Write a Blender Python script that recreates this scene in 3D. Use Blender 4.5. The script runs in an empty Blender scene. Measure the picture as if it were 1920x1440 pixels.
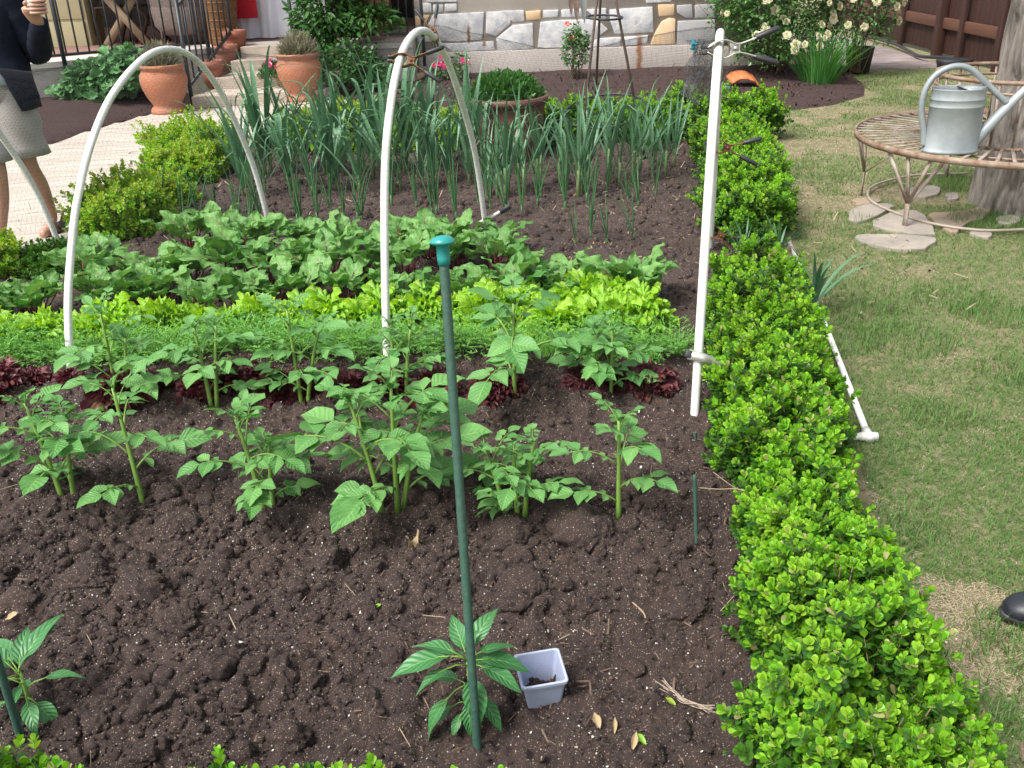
import bpy, math, random
import numpy as np
from mathutils import Vector, Matrix
C = bpy.context.scene.collection
scene = bpy.context.scene
rng = np.random.default_rng(7)
random.seed(7)
PI = math.pi
V3 = lambda *a: np.array(a if len(a) != 2 else a + (0,), dtype=float)

# ------------------------------------------------------------------ camera
H = 1.6; TH = math.radians(25); RO = math.radians(1.8); FP = 1800.
F = V3(0, math.cos(TH), -math.sin(TH)); R0 = V3(1, 0, 0); U0 = V3(0, math.sin(TH), math.cos(TH))
RI = R0*math.cos(RO) - U0*math.sin(RO); UI = R0*math.sin(RO) + U0*math.cos(RO)
def ray(px, py): return F*FP + (px-960)*RI - (py-720)*UI
def G(px, py, z=0.):
    d = ray(px, py); return V3(0, 0, H) + d*((z-H)/d[2])
def W(px, py, Y):
    d = ray(px, py); return V3(0, 0, H) + d*(Y/d[1])
cam = bpy.data.objects.new('camera', bpy.data.cameras.new('camera')); C.objects.link(cam)
cam.data.sensor_width = 36; cam.data.lens = 36*FP/1920; cam.data.clip_end = 1000; cam.data.clip_start = .02
cam.matrix_world = Matrix(((RI[0], UI[0], -F[0], 0), (RI[1], UI[1], -F[1], 0), (RI[2], UI[2], -F[2], H), (0, 0, 0, 1)))
scene.camera = cam

# ------------------------------------------------------------------ tagging
def tag(o, label=None, cat=None, group=None, kind=None):
    if label: o['label'] = label
    if cat: o['category'] = cat
    if group: o['group'] = group
    if kind: o['kind'] = kind
    return o
def thing(name, label, cat, loc=(0, 0, 0), rotz=0., group=None, scale=1.):
    o = bpy.data.objects.new(name, None); C.objects.link(o)
    o.empty_display_size = .05
    o.location = tuple(loc); o.rotation_euler = (0, 0, rotz); o.scale = (scale,)*3
    return tag(o, label, cat, group)
def kids(o, index={}): return [c for c in bpy.data.objects if c.parent == o]
def dup(root, ch, loc, rotz, scale, label):
    r = root.copy(); C.objects.link(r); r.location = tuple(loc); r.rotation_euler = (0, 0, rotz); r.scale = (scale,)*3
    r['label'] = label
    for c in ch:
        k = c.copy(); C.objects.link(k); k.parent = r
    return r
ONES = 'first second third fourth fifth sixth seventh eighth ninth tenth eleventh twelfth thirteenth fourteenth fifteenth sixteenth seventeenth eighteenth nineteenth twentieth'.split()
def ordw(n):
    if n <= 20: return ONES[n-1]
    t, r = divmod(n, 10); T = {2: 'twent', 3: 'thirt', 4: 'fort', 5: 'fift'}[t]
    return T + 'ieth' if r == 0 else T + 'y-' + ONES[r-1]

# ------------------------------------------------------------------ mesh builder
def nrm(a):
    a = np.asarray(a, float); return a/np.maximum(np.linalg.norm(a, axis=-1, keepdims=True), 1e-9)
def frame(d, n):
    d = np.atleast_2d(np.asarray(d, float)); n = np.atleast_2d(np.asarray(n, float))
    y = nrm(d); x = np.cross(y, n); bad = np.linalg.norm(x, axis=1) < 1e-5
    if bad.any(): x[bad] = np.cross(y[bad], V3(.3, .5, .1))
    x = nrm(x); z = np.cross(x, y)
    return np.stack([x, y, z], axis=-1)
class MB:
    def __init__(s): s.v = []; s.f = {}; s.uv = []; s.n = 0
    def add(s, v, f, uv=None, mat=0):
        v = np.asarray(v, float).reshape(-1, 3); f = np.asarray(f, int)
        s.v.append(v); s.uv.append(np.zeros((len(v), 2)) + .25 if uv is None else np.asarray(uv, float))
        s.f.setdefault(f.shape[1], []).append((f + s.n, np.full(len(f), mat, int))); s.n += len(v)
    def stamp(s, t, M, T, mat=0):
        v, f, uv = t; K = len(M)
        if K == 0: return
        vv = np.einsum('kij,nj->kni', M, v) + np.asarray(T)[:, None]
        ff = f[None] + (np.arange(K)*len(v))[:, None, None]
        s.add(vv.reshape(-1, 3), ff.reshape(-1, f.shape[1]), np.tile(uv, (K, 1)), mat)
    def tube(s, P, r, n=6, mat=0, cap=True, closed=False):
        P = np.asarray(P, float); m = len(P); r = np.broadcast_to(np.asarray(r, float), (m,))
        if closed: T = nrm(np.roll(P, -1, 0)-np.roll(P, 1, 0))
        else: T = nrm(np.gradient(P, axis=0))
        u = np.cross(T[0], V3(0, 0, 1))
        if np.linalg.norm(u) < .1: u = np.cross(T[0], V3(1, 0, 0))
        u = nrm(u); U = [u]
        for i in range(1, m):
            u = U[-1] - T[i]*np.dot(U[-1], T[i]); U.append(nrm(u))
        U = np.array(U); B = np.cross(T, U)
        a = np.arange(n)*2*PI/n
        v = P[:, None] + r[:, None, None]*(np.cos(a)[None, :, None]*U[:, None] + np.sin(a)[None, :, None]*B[:, None])
        i = np.arange(m if closed else m-1)[:, None]; j = np.arange(n)[None]; j2 = (j+1) % n; i2 = (i+1) % m
        f = np.stack(np.broadcast_arrays(i*n+j, i*n+j2, i2*n+j2, i2*n+j), -1).reshape(-1, 4)
        uv = np.stack(np.broadcast_arrays(np.arange(n)[None]/n, np.linspace(0, 1, m)[:, None]), -1).reshape(-1, 2)
        n0 = s.n; s.add(v.reshape(-1, 3), f, uv, mat)
        if cap and not closed:
            s.f.setdefault(n, []).append((np.array([np.arange(n)[::-1]+n0, np.arange(n)+n0+(m-1)*n]), np.full(2, mat, int)))
    def lathe(s, prof, n=28, c=(0, 0, 0), mat=0, sx=1., sy=1.):
        p = np.asarray(prof, float); a = np.arange(n)*2*PI/n; m = len(p)
        v = np.stack([p[:, 0, None]*np.cos(a)*sx + c[0], p[:, 0, None]*np.sin(a)*sy + c[1], np.broadcast_to(p[:, 1, None] + c[2], (m, n))], -1)
        i = np.arange(m-1)[:, None]; j = np.arange(n)[None]; j2 = (j+1) % n
        f = np.stack(np.broadcast_arrays(i*n+j, i*n+j2, (i+1)*n+j2, (i+1)*n+j), -1).reshape(-1, 4)
        s.add(v.reshape(-1, 3), f, None, mat)
    def box(s, c, size, M=None, mat=0, taper=1.):
        x, y, z = np.asarray(size)/2.
        v = V3(-x, -y, -z, x, -y, -z, x, y, -z, -x, y, -z, -x*taper, -y*taper, z, x*taper, -y*taper, z, x*taper, y*taper, z, -x*taper, y*taper, z).reshape(-1, 3)
        if M is not None: v = v @ np.asarray(M).T
        s.add(v + np.asarray(c, float), [[3, 2, 1, 0], [4, 5, 6, 7], [0, 1, 5, 4], [1, 2, 6, 5], [2, 3, 7, 6], [3, 0, 4, 7]], None, mat)
    def bar(s, a, b, w, h, up=(0, 0, 1), mat=0):
        a = np.asarray(a, float); b = np.asarray(b, float); d = b-a; L = np.linalg.norm(d)
        s.box((a+b)/2, (w, L, h), frame(d, up)[0], mat)
    def loft(s, rings, n=20, mat=0, cap=True):
        # rings: (centre, rx, ry, axis_x, axis_y)
        a = np.arange(n)*2*PI/n; vs = []
        for c, rx, ry, ax, ay in rings:
            ca, sa = np.cos(a), np.sin(a)
            vs.append(np.asarray(c)[None] + (rx*ca)[:, None]*np.asarray(ax) + (ry*sa)[:, None]*np.asarray(ay))
        m = len(rings); i = np.arange(m-1)[:, None]; j = np.arange(n)[None]; j2 = (j+1) % n
        f = np.stack(np.broadcast_arrays(i*n+j, i*n+j2, (i+1)*n+j2, (i+1)*n+j), -1).reshape(-1, 4)
        n0 = s.n; s.add(np.concatenate(vs), f, None, mat)
        if cap: s.f.setdefault(n, []).append((np.array([np.arange(n)[::-1]+n0, np.arange(n)+n0+(m-1)*n]), np.full(2, mat, int)))
    def build(s, name, mats, parent=None, smooth=True, weld=False):
        me = bpy.data.meshes.new(name)
        v = np.concatenate(s.v); uvv = np.concatenate(s.uv)
        idx, start, tot, mi = [], [], [], []; o = 0
        for k, L in s.f.items():
            for f, m in L:
                idx.append(f.ravel()); start.append(o + np.arange(len(f))*k); tot.append(np.full(len(f), k)); mi.append(m); o += f.size
        idx = np.concatenate(idx); start = np.concatenate(start); tot = np.concatenate(tot); mi = np.concatenate(mi)
        me.vertices.add(len(v)); me.vertices.foreach_set('co', v.ravel().astype('f'))
        me.loops.add(len(idx)); me.loops.foreach_set('vertex_index', idx.astype('i'))
        me.polygons.add(len(start)); me.polygons.foreach_set('loop_start', start.astype('i')); me.polygons.foreach_set('loop_total', tot.astype('i'))
        me.polygons.foreach_set('material_index', mi.astype('i'))
        me.polygons.foreach_set('use_smooth', np.full(len(start), smooth))
        ul = me.uv_layers.new(name='UVMap'); ul.data.foreach_set('uv', uvv[idx].ravel().astype('f'))
        me.update(calc_edges=True); me.validate(clean_customdata=False)
        for m in (mats if isinstance(mats, (list, tuple)) else [mats]): me.materials.append(m)
        ob = bpy.data.objects.new(name, me); C.objects.link(ob)
        if parent: ob.parent = parent
        return ob
def bev(o, w=.004, seg=2):
    m = o.modifiers.new('b', 'BEVEL'); m.width = w; m.segments = seg; m.limit_method = 'ANGLE'; m.angle_limit = math.radians(40); return o
def grid_t(nl, nw, fx):
    """leaf sheet: fx(t,u)->xyz, arrays"""
    t, u = np.meshgrid(np.linspace(0, 1, nl+1), np.linspace(-1, 1, nw+1), indexing='ij')
    x, y, z = fx(t, u)
    v = np.stack([x, y, z], -1).reshape(-1, 3); w = nw+1
    i = np.arange(nl)[:, None]; j = np.arange(nw)[None]
    f = np.stack(np.broadcast_arrays(i*w+j, i*w+j+1, (i+1)*w+j+1, (i+1)*w+j), -1).reshape(-1, 4)
    return v, f, np.stack([(u+1)/2, t], -1).reshape(-1, 2)
def leaf_t(nl=5, nw=4, width=.5, peak=.45, arch=.25, fold=.25, ruff=0., rfreq=3., blunt=0., seed=0, base=.02, tw=0.):
    r = np.random.default_rng(seed); ph = r.uniform(0, 6, 4)
    def fx(t, u):
        p = math.log(.5)/math.log(peak); s = np.sin(PI*np.clip(t, 0, 1)**p)
        w = s**(1-.45*blunt); w = np.maximum(w, base*(1-t))*width/2
        edge = np.abs(u)**2
        jag = 1 + .10*ruff*np.sin(rfreq*11*t + ph[0])*edge
        x = u*w*jag
        z = -arch*t*t + fold*np.abs(u)*w*1.2 + ruff*edge*width*.22*np.sin(rfreq*2*PI*t*(1 + .1*u) + ph[1] + (u > 0)*ph[2])
        z = z + ruff*.05*np.sin(9*t + ph[3])*np.sin(5*u + ph[0])*width
        y = t*(1-.12*arch) 
        a = tw*t
        return x*np.cos(a) - z*np.sin(a)*0 + 0*z, y, z + x*np.sin(a)
    return grid_t(nl, nw, fx)
def sway(t, n, a): return a*np.sin(n*t)

# numpy value noise
_P = np.random.default_rng(3).random((256, 256))
def vn(x, y):
    xi = np.floor(x).astype(int); yi = np.floor(y).astype(int); fx = x-xi; fy = y-yi
    fx = fx*fx*(3-2*fx); fy = fy*fy*(3-2*fy)
    g = lambda a, b: _P[a & 255, b & 255]
    return (g(xi, yi)*(1-fx) + g(xi+1, yi)*fx)*(1-fy) + (g(xi, yi+1)*(1-fx) + g(xi+1, yi+1)*fx)*fy
def fbm(x, y, o=4): return sum(vn(x*2**k + 17*k, y*2**k + 31*k)/2**k for k in range(o))/sum(1/2**k for k in range(o))

# ------------------------------------------------------------------ materials
def newmat(name):
    m = bpy.data.materials.new(name); m.use_nodes = True; nt = m.node_tree; nt.nodes.clear()
    out = nt.nodes.new('ShaderNodeOutputMaterial'); return m, nt, out
def N(nt, t, **kw):
    n = nt.nodes.new(t)
    for k, v in kw.items():
        if k.startswith('i_'):
            key = k[2:]; key = int(key) if key.isdigit() else key.replace('_', ' ')
            n.inputs[key].default_value = v
        else: setattr(n, k, v)
    return n
def L(nt, a, b): nt.links.new(a, b)
def rgb(c): return (c[0], c[1], c[2], 1)
def mixc(nt, fac, a, b):
    n = N(nt, 'ShaderNodeMix', data_type='RGBA')
    for s, v in ((n.inputs[0], fac), (n.inputs[6], a), (n.inputs[7], b)):
        if isinstance(v, (int, float)): s.default_value = v
        elif isinstance(v, tuple): s.default_value = rgb(v)
        else: L(nt, v, s)
    return n.outputs[2]
def ramp(nt, fac, pts):
    n = N(nt, 'ShaderNodeValToRGB'); e = n.color_ramp.elements
    while len(e) < len(pts): e.new(.5)
    for k, (p, c) in enumerate(pts): e[k].position = p; e[k].color = rgb(c) if isinstance(c, tuple) else (c, c, c, 1)
    L(nt, fac, n.inputs[0]); return n.outputs[0]
def math_(nt, op, a, b=None):
    n = N(nt, 'ShaderNodeMath', operation=op)
    for k, v in enumerate((a, b)):
        if v is None: continue
        if isinstance(v, (int, float)): n.inputs[k].default_value = v
        else: L(nt, v, n.inputs[k])
    return n.outputs[0]
def tex(nt, kind, scale, detail=4, rough=.6, coord='Object', vec=None, stretch=None):
    if vec is None: vec = N(nt, 'ShaderNodeTexCoord').outputs[coord]
    if stretch is not None:
        mp = N(nt, 'ShaderNodeMapping'); mp.inputs['Scale'].default_value = stretch; L(nt, vec, mp.inputs[0]); vec = mp.outputs[0]
    if kind == 'noise':
        n = N(nt, 'ShaderNodeTexNoise'); n.inputs['Scale'].default_value = scale; n.inputs['Detail'].default_value = detail; n.inputs['Roughness'].default_value = rough
    else:
        n = N(nt, 'ShaderNodeTexVoronoi'); n.inputs['Scale'].default_value = scale
    L(nt, vec, n.inputs['Vector']); return n
def mat(name, c1, c2=None, rough=.6, metal=0., scale=12., bump=0., bscale=None, stretch=None, spec=.5, speck=None, coat=0.):
    m, nt, out = newmat(name); p = N(nt, 'ShaderNodeBsdfPrincipled'); L(nt, p.outputs[0], out.inputs[0])
    p.inputs['Roughness'].default_value = rough; p.inputs['Metallic'].default_value = metal; p.inputs['Specular IOR Level'].default_value = spec
    p.inputs['Coat Weight'].default_value = coat
    c2 = c2 or tuple(x*.8 for x in c1)
    n = tex(nt, 'noise', scale, 5, .65, stretch=stretch)
    col = ramp(nt, n.outputs[0], [(.32, c1), (.68, c2)])
    if speck:
        sc, thr, sw = speck
        v = tex(nt, 'voronoi', sc); k = math_(nt, 'LESS_THAN', v.outputs['Distance'], thr)
        col = mixc(nt, k, col, sw)
    L(nt, col, p.inputs['Base Color'])
    if bump:
        b = N(nt, 'ShaderNodeBump'); b.inputs['Strength'].default_value = bump; b.inputs['Distance'].default_value = .01
        nb = tex(nt, 'noise', bscale or scale*4, 6, .7, stretch=stretch); L(nt, nb.outputs[0], b.inputs['Height']); L(nt, b.outputs[0], p.inputs['Normal'])
    return m
def leafmat(name, c1, c2, vein=None, veinw=.035, trans=.25, rough=.45, side=0, c3=None, veinmix=.6, patch=None, spec=.4):
    """leaf colour varies from leaf to leaf; a pale midrib and side veins come from the leaf's own uv"""
    m, nt, out = newmat(name); p = N(nt, 'ShaderNodeBsdfPrincipled')
    p.inputs['Roughness'].default_value = rough; p.inputs['Specular IOR Level'].default_value = spec
    geo = N(nt, 'ShaderNodeNewGeometry')
    pts = [(0, c1), (1, c2)] if c3 is None else [(0, c1), (.955, c2), (.965, c3)]
    col = ramp(nt, geo.outputs['Random Per Island'], pts)
    nz = tex(nt, 'noise', 30, 3); col = mixc(nt, math_(nt, 'MULTIPLY', nz.outputs[0], .35), col, tuple(.55*x for x in c1))
    if patch:   # whole sprays differ in age: yellower or darker patches some centimetres wide
        pn = tex(nt, 'noise', patch[0], 3, .6); col = mixc(nt, ramp(nt, pn.outputs[0], [(.48, 0.), (.66, patch[2])]), col, patch[1])
    uv = N(nt, 'ShaderNodeTexCoord').outputs['UV']; sp = N(nt, 'ShaderNodeSeparateXYZ'); L(nt, uv, sp.inputs[0])
    au = math_(nt, 'ABSOLUTE', math_(nt, 'SUBTRACT', sp.outputs[0], .5))
    k = None
    if vein:
        k = math_(nt, 'LESS_THAN', au, veinw)
        if side:
            ph = math_(nt, 'SUBTRACT', math_(nt, 'MULTIPLY', sp.outputs[1], float(side)), math_(nt, 'MULTIPLY', au, side*.55))
            fr = math_(nt, 'ABSOLUTE', math_(nt, 'SUBTRACT', math_(nt, 'FRACT', ph), .5))
            sv = math_(nt, 'LESS_THAN', fr, .06)
            bmp = N(nt, 'ShaderNodeBump'); bmp.inputs['Strength'].default_value = .7; bmp.inputs['Distance'].default_value = .004
            L(nt, math_(nt, 'ADD', fr, math_(nt, 'MULTIPLY', au, 1.5)), bmp.inputs['Height']); L(nt, bmp.outputs[0], p.inputs['Normal'])
            k = math_(nt, 'MAXIMUM', k, math_(nt, 'MULTIPLY', sv, .45))
        col = mixc(nt, math_(nt, 'MULTIPLY', k, veinmix), col, vein)
    L(nt, col, p.inputs['Base Color'])
    tr = N(nt, 'ShaderNodeBsdfTranslucent')
    hs = N(nt, 'ShaderNodeHueSaturation'); hs.inputs['Saturation'].default_value = 1.15; hs.inputs['Value'].default_value = 1.5; hs.inputs['Hue'].default_value = .485
    L(nt, col, hs.inputs['Color']); L(nt, hs.outputs[0], tr.inputs[0])
    mx = N(nt, 'ShaderNodeMixShader'); mx.inputs[0].default_value = trans
    L(nt, p.outputs[0], mx.inputs[1]); L(nt, tr.outputs[0], mx.inputs[2]); L(nt, mx.outputs[0], out.inputs[0])
    return m

# ------------------------------------------------------------------ world, sun
SUN_EL, SUN_AZ = math.radians(54), math.radians(232)   # azimuth measured clockwise from +Y
w = bpy.data.worlds.new('World'); scene.world = w; w.use_nodes = True; nt = w.node_tree; nt.nodes.clear()
sky = N(nt, 'ShaderNodeTexSky', sky_type='NISHITA'); sky.sun_disc = False; sky.sun_elevation = SUN_EL; sky.sun_rotation = SUN_AZ
sky.dust_density = 4.; sky.air_density = 1.
hs = N(nt, 'ShaderNodeHueSaturation'); hs.inputs['Saturation'].default_value = .35
bg = N(nt, 'ShaderNodeBackground'); bg.inputs[1].default_value = .13
L(nt, sky.outputs[0], hs.inputs['Color']); L(nt, hs.outputs[0], bg.inputs[0]); L(nt, bg.outputs[0], N(nt, 'ShaderNodeOutputWorld').inputs[0])
sl = bpy.data.lights.new('sun', 'SUN'); sl.energy = 2.0; sl.angle = math.radians(18); sl.color = (1, .97, .93)
sun = bpy.data.objects.new('sun', sl); C.objects.link(sun)
sdir = V3(math.sin(SUN_AZ)*math.cos(SUN_EL), math.cos(SUN_AZ)*math.cos(SUN_EL), math.sin(SUN_EL))
sun.rotation_euler = Vector(sdir).to_track_quat('Z', 'Y').to_euler()
scene.view_settings.view_transform = 'Standard'; scene.view_settings.look = 'None'; scene.view_settings.gamma = 1; scene.view_settings.exposure = 1.08
scene.render.film_transparent = False
scene.cycles.use_denoising = True; scene.cycles.max_bounces = 6; scene.cycles.transparent_max_bounces = 8

# ------------------------------------------------------------------ ground
def soil_base(x, y):
    v = y + .1*x
    h = .025 + .055*np.exp(-((v-2.5)/.15)**2) + .04*np.exp(-((v-3.2)/.16)**2) + .02*np.exp(-((v-4.35)/.3)**2)
    h = h + .05*(fbm(x*2.2+9, y*2.2+3, 3)-.5) + .018*(fbm(x*9, y*9, 3)-.5)
    for cx, cy, r, d in ((-.11, 1.66, .13, .045), (-1.13, 1.78, .14, .05), (.25, 1.75, .07, .02), (-.18, 2.42, .07, .05), (-.78, 1.95, .05, .03), (-.62, 2.2, .06, .03)):
        h = h - d*np.exp(-((x-cx)**2+(y-cy)**2)/r**2)
    return np.maximum(h, .006)
class HM:
    def __init__(s, x0, x1, y0, y1, d):
        s.x0, s.y0, s.d = x0, y0, d; s.nx = int((x1-x0)/d)+1; s.ny = int((y1-y0)/d)+1
        s.X, s.Y = np.meshgrid(x0+np.arange(s.nx)*d, y0+np.arange(s.ny)*d, indexing='ij')
        s.Z = soil_base(s.X, s.Y)
    def clod(s, cx, cy, r, hgt, seed):
        i0 = max(int((cx-r*1.3-s.x0)/s.d), 0); i1 = min(int((cx+r*1.3-s.x0)/s.d)+2, s.nx)
        j0 = max(int((cy-r*1.3-s.y0)/s.d), 0); j1 = min(int((cy+r*1.3-s.y0)/s.d)+2, s.ny)
        if i1 <= i0 or j1 <= j0: return
        X = s.X[i0:i1, j0:j1]-cx; Y = s.Y[i0:i1, j0:j1]-cy
        a = np.arctan2(Y, X); q = np.hypot(X, Y)/r/(1+.18*np.sin(2*a+seed)+.12*np.sin(3*a+seed*2.3)+.07*np.sin(7*a+seed))
        ci, cj = min(max(int((cx-s.x0)/s.d), 0), s.nx-1), min(max(int((cy-s.y0)/s.d), 0), s.ny-1)
        b = soil_base(np.array([cx]), np.array([cy]))[0]
        top = b - .15*hgt + hgt*np.sqrt(np.maximum(1-q*q, 0))*(.8+.4*vn(X*55/max(r/.03,1)+seed*7, Y*55/max(r/.03,1)))
        lo = s.Z[ci, cj]*.6+b*.4-b if r < .03 else 0.
        top = top + max(lo, 0.)
        s.Z[i0:i1, j0:j1] = np.where(q < 1, np.maximum(s.Z[i0:i1, j0:j1], top), s.Z[i0:i1, j0:j1])
    def at(s, x, y):
        i = np.clip(((np.asarray(x)-s.x0)/s.d).round().astype(int), 0, s.nx-1); j = np.clip(((np.asarray(y)-s.y0)/s.d).round().astype(int), 0, s.ny-1)
        return s.Z[i, j]
near = HM(-2.4, 1.2, 1.1, 3.92, .0056); far = HM(-3.4, 2.5, 3.9, 8.7, .02)
near_clods = []
cr = np.random.default_rng(11)
def scatter(hm, n, r0, r1, x0, x1, y0, y1, sq=.75, mask=None):
    for k in range(n):
        x, y = cr.uniform(x0, x1), cr.uniform(y0, y1)
        if mask and cr.random() > mask(x, y): continue
        r = r0+(r1-r0)*cr.random()**2.2
        hm.clod(x, y, r, r*sq*cr.uniform(.7, 1.2), cr.uniform(0, 6))
rough = lambda x, y: 1. if (x < -.15 or y > 1.95) else .3
scatter(near, 34, .05, .085, -2.3, .9, 1.6, 2.45, .42, rough)
scatter(near, 520, .026, .052, -2.4, 1.1, 1.3, 3.4, .72, rough)
scatter(near, 3600, .013, .03, -2.4, 1.2, 1.1, 3.9, .95, rough)
scatter(near, 15000, .006, .015, -2.4, 1.2, 1.1, 3.9, 1.1)
for q, rr_ in (((1303, 768), .05), ((895, 1400), .035), ((1306, 1012), .03), ((42, 1392), .04), ((130, 694), .05), ((725, 690), .05)):
    q = G(*q, .03)
    for k in range(6): near.clod(q[0]+cr.normal(0, rr_*.6), q[1]+cr.normal(0, rr_*.6)-.01, rr_*cr.uniform(.4, .8), rr_*cr.uniform(.3, .6), cr.uniform(0, 6))
near.Z += .010*(fbm(near.X*38, near.Y*38, 3)-.5)+.006*(fbm(near.X*95, near.Y*95, 2)-.5)
scatter(far, 3500, .02, .05, -3.4, 2.5, 3.9, 8.7, .6)
def soil_h(x, y):
    return float(near.at(x, y)) if y < 3.9 else float(far.at(x, y))
M_soil, nt, out = newmat('soil')
p = N(nt, 'ShaderNodeBsdfPrincipled'); L(nt, p.outputs[0], out.inputs[0]); p.inputs['Roughness'].default_value = .75; p.inputs['Specular IOR Level'].default_value = .35
n1 = tex(nt, 'noise', 7, 6, .7); n2 = tex(nt, 'noise', 160, 5, .75)
col = ramp(nt, n1.outputs[0], [(.3, (.027, .016, .014)), (.5, (.044, .027, .023)), (.72, (.068, .040, .030))])
col = mixc(nt, math_(nt, 'MULTIPLY', n2.outputs[0], .55), col, (.112, .079, .069))
for sc, thr, c, g in ((170, .26, (.40, .31, .22), .24), (110, .20, (.55, .50, .45), .12), (330, .30, (.30, .24, .19), .30)):
    vo = tex(nt, 'voronoi', sc); k = math_(nt, 'LESS_THAN', vo.outputs['Distance'], thr)
    s_ = N(nt, 'ShaderNodeSeparateColor'); L(nt, vo.outputs['Color'], s_.inputs[0])
    k = math_(nt, 'MULTIPLY', k, math_(nt, 'LESS_THAN', s_.outputs[0], g)); col = mixc(nt, k, col, c)
L(nt, col, p.inputs['Base Color'])
b = N(nt, 'ShaderNodeBump'); b.inputs['Strength'].default_value = .9; b.inputs['Distance'].default_value = .012
nb = tex(nt, 'noise', 210, 8, .85); L(nt, nb.outputs[0], b.inputs['Height']); L(nt, b.outputs[0], p.inputs['Normal'])
def hm_mesh(mb, hm, z=0):
    v = np.stack([hm.X, hm.Y, hm.Z+z], -1).reshape(-1, 3); i = np.arange(hm.nx-1)[:, None]; j = np.arange(hm.ny-1)[None]; k = hm.ny
    f = np.stack(np.broadcast_arrays(i*k+j, (i+1)*k+j, (i+1)*k+j+1, i*k+j+1), -1).reshape(-1, 4); c = v[f[:, 0]]
    left = np.interp(c[:, 1], [1, 4.6, 4.9, 5.85, 6.6, 8., 9], [-9, -9, -2.75, -2.4, -2.42, -2.65, -2.65])
    f = f[(c[:, 0] < .62+.185*(c[:, 1]-1.38)+.14) & (c[:, 0] > left)]
    mb.add(v, f)
b_ = MB(); hm_mesh(b_, near); hm_mesh(b_, far)
soil = tag(b_.build('garden_soil', M_soil), kind='structure')

def lawn_mask(x, y):   # 1 = green, 0 = dry
    g = fbm(x*1.3+4, y*1.3+8, 4); f = fbm(x*5+1, y*5, 3)
    return np.clip((g-.45)*9 + (f-.5)*4.2 + .47 + .36*np.clip((y-3.25)/.45, -1, 1)-.15*np.clip((y-6)/2, 0, 1), 0, 1)
M_turf = mat('turf', (.27, .22, .13), (.13, .15, .055), .9, scale=6, bump=.8, bscale=150)
b_ = MB()
b_.add([[-300, -100, 0], [300, -100, 0], [300, 500, 0], [-300, 500, 0]], [[0, 1, 2, 3]])
lawn = tag(b_.build('lawn', M_turf), kind='structure')

def sheet(name, pts, z, m, res=.06, rough=.0, freq=6, kind='structure', mound=0.):
    """ground sheet cut to a polygon, gently uneven"""
    import bmesh
    P = np.array(pts)[:, :2]
    bm = bmesh.new(); vs = [bm.verts.new((x, y, z)) for x, y in P]; bm.faces.new(vs)
    x0, y0 = P.min(0); x1, y1 = P.max(0)
    for a in np.arange(x0+res, x1, res): bmesh.ops.bisect_plane(bm, geom=bm.verts[:]+bm.edges[:]+bm.faces[:], plane_co=(a, 0, 0), plane_no=(1, 0, 0))
    for a in np.arange(y0+res, y1, res): bmesh.ops.bisect_plane(bm, geom=bm.verts[:]+bm.edges[:]+bm.faces[:], plane_co=(0, a, 0), plane_no=(0, 1, 0))
    for v in bm.verts: 
        n = float(fbm(np.array([v.co.x*freq]), np.array([v.co.y*freq]), 3)[0]); v.co.z += rough*n + (mound(v.co.x, v.co.y) if mound else 0)
    for v in bm.verts:
        if v.is_boundary: v.co.z = .002+(mound(v.co.x, v.co.y) if mound else 0)
    bmesh.ops.recalc_face_normals(bm, faces=bm.faces[:])
    me = bpy.data.meshes.new(name); bm.to_mesh(me); bm.free()
    if me.polygons[0].normal.z < 0: me.flip_normals()
    me.materials.append(m); o = bpy.data.objects.new(name, me); C.objects.link(o)
    for pl in me.polygons: pl.use_smooth = True
    return tag(o, kind=kind)
M_mulch = mat('mulch', (.060, .030, .026), (.030, .015, .014), .85, scale=60, bump=1., bscale=160, stretch=(1, .45, 1), speck=(60, .09, (.13, .07, .055)))
M_path = mat('path_stone', (.49, .445, .385), (.38, .33, .275), .8, scale=3.5, bump=.5, bscale=25, stretch=(.35, 1.6, 1))
path_px = [(-260, 420), (-260, 560), (40, 530), (150, 470), (230, 400), (330, 340), (420, 270), (640, 215), (690, 196), (640, 186), (560, 192), (365, 208), (290, 213), (200, 237), (80, 276), (-60, 330)]
sheet('garden_path', [G(*q) for q in path_px], .012, M_path, .12, .012, 3)
mul = lambda x, y: .05*max(0, min(1, (y-11.2)/1.2))
mulL = lambda x, y: .12*max(0, min(1, ((-4.1+.28*(y-8.8))-x)/.8))
sheet('mulch_bed', [G(*q) for q in ((-120, 350), (80, 277), (200, 238), (290, 214), (362, 206), (366, 190), (330, 172), (230, 168), (75, 180), (-200, 190))], .006, M_mulch, .12, .03, 5, mound=mulL)
R_mulch = [G(*q) for q in ((640, 185), (695, 198), (800, 205), (1000, 212), (1200, 215), (1430, 214), (1560, 198), (1620, 180), (1622, 160), (1600, 148))] + [V3(4.2, 12.2, 0), V3(3.4, 12.55, 0), V3(-1.0, 12.5, 0), V3(-1.0, 12.1, 0), V3(-2.0, 12.0, 0)]
sheet('mulch_bed', R_mulch, .006, M_mulch, .12, .03, 5, mound=mul)
M_pave = mat('side_paving', (.36, .30, .28), (.19, .15, .14), .85, scale=5, bump=.6, bscale=30, stretch=(.5, 1.5, 1))
sheet('side_paving', [V3(4.35, 12.25, 0), V3(5.5, 12.05, 0), V3(5.5, 16.5, 0), V3(4.35, 16.5, 0)], .008, M_pave, .15, .012, 4)

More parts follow.
